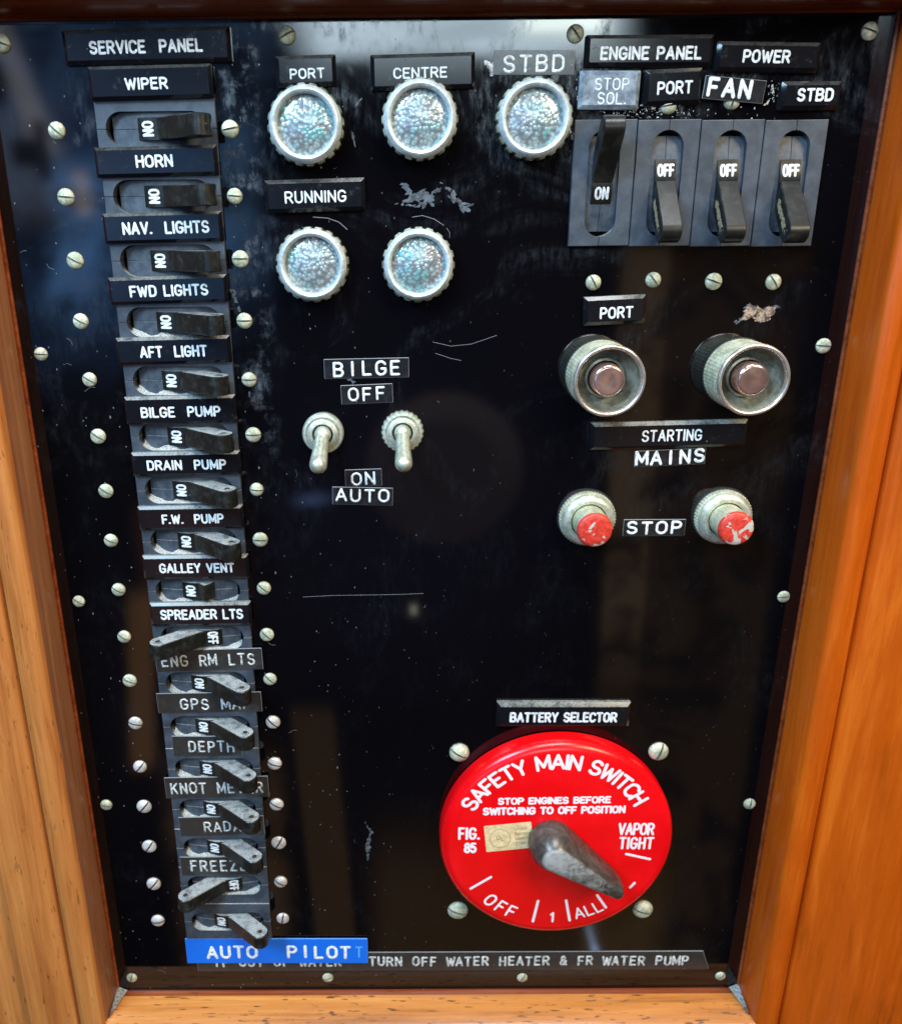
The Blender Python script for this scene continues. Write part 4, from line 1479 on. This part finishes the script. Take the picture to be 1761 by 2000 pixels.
def dial_text(s, box, stroke=0.2, gap=0.22, slope=0.0):
    x0, y0, x1, y1 = box
    A, B = Vector(dl(x0, (y0 + y1) / 2)), Vector(dl(x1, (y0 + y1) / 2))
    T, D = Vector(dl((x0 + x1) / 2, y0)), Vector(dl((x0 + x1) / 2, y1))
    th = (T - D).length
    stt = th * stroke
    m = Vector(((A.x + B.x) / 2, (T.y + D.y) / 2))
    b2 = bmesh.new()
    letters(b2, s, (B - A).length - stt, th - stt, stt, Z0, ZH, 0, 0, gap=gap)
    R_ = Matrix.Rotation(slope, 4, 'Z')
    for v_ in b2.verts:
        v_.co = R_ @ v_.co + Vector((m.x, m.y, 0))
    tmp = bpy.data.meshes.new('tmp')
    b2.to_mesh(tmp)
    b2.free()
    bm.from_mesh(tmp)
    bpy.data.meshes.remove(tmp)


def arc_text(s, p0, p1, cap, stroke, up=1, gap=0.22, bend=None, wide=1.0):
    """letters spread round the dial centre from the first letter's centre pixel to the last's"""
    a, b_ = Vector(dl(*p0)), Vector(dl(*p1))
    r0, r1 = a.length, b_.length
    t0, t1 = math.atan2(a.y, a.x), math.atan2(b_.y, b_.x)
    if up == 1 and t0 < 0:
        t0 += 2 * PI
    ws = [G[c][0] * wide for c in s]
    cen = []
    x = 0
    for i, w_ in enumerate(ws):
        cen.append(x + w_ / 2)
        x += w_ + gap
    tot = (cen[-1] - cen[0]) or 1
    for i, ch in enumerate(s):
        f = (cen[i] - cen[0]) / tot
        r = r0 + (r1 - r0) * f
        th = t0 + (t1 - t0) * f
        rot = th - PI / 2 if up == 1 else th + PI / 2
        ca, sa = math.cos(rot), math.sin(rot)
        ox_, oy_ = r * math.cos(th), r * math.sin(th)
        gw, strokes = G[ch]
        sx = cap * wide
        for k, st_ in enumerate(strokes):
            pts = []
            for p in st_:
                x_, y_ = (p[0] - gw / 2) * sx, (p[1] - 0.5) * cap
                pts.append((ox_ + x_ * ca - y_ * sa, oy_ + x_ * sa + y_ * ca))
            ribbon(bm, pts, stroke / 2, Z0 + k * 2e-6, ZH)


arc_text('SAFETY MAIN SWITCH', zz(318, 782), zz(1388, 748), 0.0058, 0.00125, 1, 0.26, wide=1.12)
dial_text('STOP ENGINES BEFORE', (*zz(494, 737), *zz(1213, 783)), 0.24, 0.26, 0.012)
dial_text('SWITCHING TO OFF POSITION', (*zz(398, 798), *zz(1305, 848)), 0.24, 0.26, 0.012)
dial_text('FIG.', (*zz(242, 930), *zz(382, 1010)), 0.17, 0.35)
dial_text('85', (*zz(278, 1028), *zz(360, 1095)), 0.2, 0.25)
dial_text('VAPOR', (*zz(1258, 902), *zz(1490, 980)), 0.16, 0.24, -0.01)
dial_text('TIGHT', (*zz(1262, 992), *zz(1485, 1070)), 0.16, 0.34, -0.01)
arc_text('OFF', zz(448, 1393), zz(580, 1465), 0.0052, 0.0009, -1, 0.20)
arc_text('1', zz(838, 1502), zz(838, 1502), 0.0044, 0.0009, -1)
arc_text('ALL', zz(1010, 1474), zz(1128, 1436), 0.0050, 0.0008, -1, 0.2)
for a, b_ in (((322, 1320), (450, 1247)), ((717, 1528), (750, 1398)), ((950, 1522), (928, 1395)), ((1180, 1440), (1125, 1362)), ((1310, 1100), (1460, 1133)), ((1335, 1312), (1362, 1284))):
    ribbon(bm, [dl(*zz(*a)), dl(*zz(*b_))], 0.00055, Z0, ZH)
obj('lettering', finish(bm, 'dial_lettering', m_disc_text, 0), disc)

# cream approval sticker with its printed ring and faint lines
st_ = obj('sticker', None, disc) if False else None
P = [Vector(dl(*zz(x, y))) for x, y in ((405, 922), (706, 893), (715, 1062), (424, 1085))]
cs = sum(P, Vector((0, 0))) / 4
sang = math.atan2((P[1] - P[0]).y, (P[1] - P[0]).x)
sw_, sh_ = (P[1] - P[0]).length, (P[0] - P[3]).length
bm = bmesh.new()
loft(bm, [rrect(sw_, sh_, 0.0005, 0, 3), rrect(sw_, sh_, 0.0005, 0.00012, 3)], False)
stk = obj('sticker', finish(bm, 'sticker', m_sticker, 0), disc)
stk.location = (cs.x, cs.y, DH + 0.00002)
stk.rotation_euler = (0, 0, sang)
bm = bmesh.new()
cxs = -sw_ * 0.18
ribbon(bm, arc(cxs, -0.0003, 0.0040, 0.0044, 0, 360, 28), 0.00010, 0.00014, 0.00001)
letters(bm, 'U', 0.0011, 0.0017, 0.00022, 0.00014, 0.00001, cxs - 0.0007, 0.0001)
letters(bm, 'L', 0.0009, 0.0017, 0.00022, 0.00014, 0.00001, cxs + 0.0009, -0.0006)
obj('print', finish(bm, 'print', m_ink, 0), stk)
for k, wd2 in enumerate(('Listed', 'Battery', 'Switch', '7186')):
    cu = bpy.data.curves.new('word', 'FONT')
    cu.body = wd2
    cu.size = 0.0021
    cu.align_x = 'LEFT'
    tmp = bpy.data.objects.new('word', cu)
    scene.collection.objects.link(tmp)
    bpy.context.view_layer.update()
    me = bpy.data.meshes.new_from_object(tmp.evaluated_get(bpy.context.evaluated_depsgraph_get()))
    bpy.data.objects.remove(tmp)
    me.materials.clear()
    me.materials.append(m_ink)
    o = obj('print', me, stk)
    o.location = (sw_ * 0.13, sh_ * (0.24 - 0.19 * k), 0.00016)

# pointer knob
K0 = Vector(dl(*zz(829, 1000), DH))
KT = Vector(dl(*zz(1285, 1372), 0.0210))
kd = KT - K0
klen = kd.length
knob = obj('knob', None, disc) if False else None
kang = math.atan2(kd.y, kd.x)


def tear(r0, r1, ln, z, back=0.0, n0=16, n1=8, blend=1.0):
    """outline of a teardrop pointing along +x: big round end at 0, small end at ln"""
    s = math.asin(max(-1, min(1, (r0 - r1) / ln)))
    out = []
    for k in range(n1 + 1):
        a = -(PI / 2 - s) + (PI - 2 * s) * k / n1
        out.append((ln + r1 * math.cos(a), r1 * math.sin(a), z))
    for k in range(n0 + 1):
        a = (PI / 2 - s) + (PI + 2 * s) * k / n0
        out.append((back + r0 * math.cos(a), r0 * math.sin(a), z))
    return out


bm = bmesh.new()
kl = klen - 0.0022
loft(bm, [tear(0.0088, 0.0030, kl - 0.004, 0.0002), tear(0.0092, 0.0031, kl - 0.002, 0.0020), tear(0.0091, 0.0031, kl - 0.0004, 0.0045), tear(0.0084, 0.0030, kl, 0.0078), tear(0.0068, 0.0027, kl, 0.0103),
          tear(0.0058, 0.0024, kl, 0.0118), tear(0.0050, 0.0019, kl - 0.0001, 0.0126), tear(0.0040, 0.0012, kl - 0.0004, 0.0130)], False)
kn = obj('knob', finish(bm, 'knob', m_knob, 60), disc)
kn.location = (K0.x, K0.y, DH)
kn.rotation_euler = (0, 0, kang)
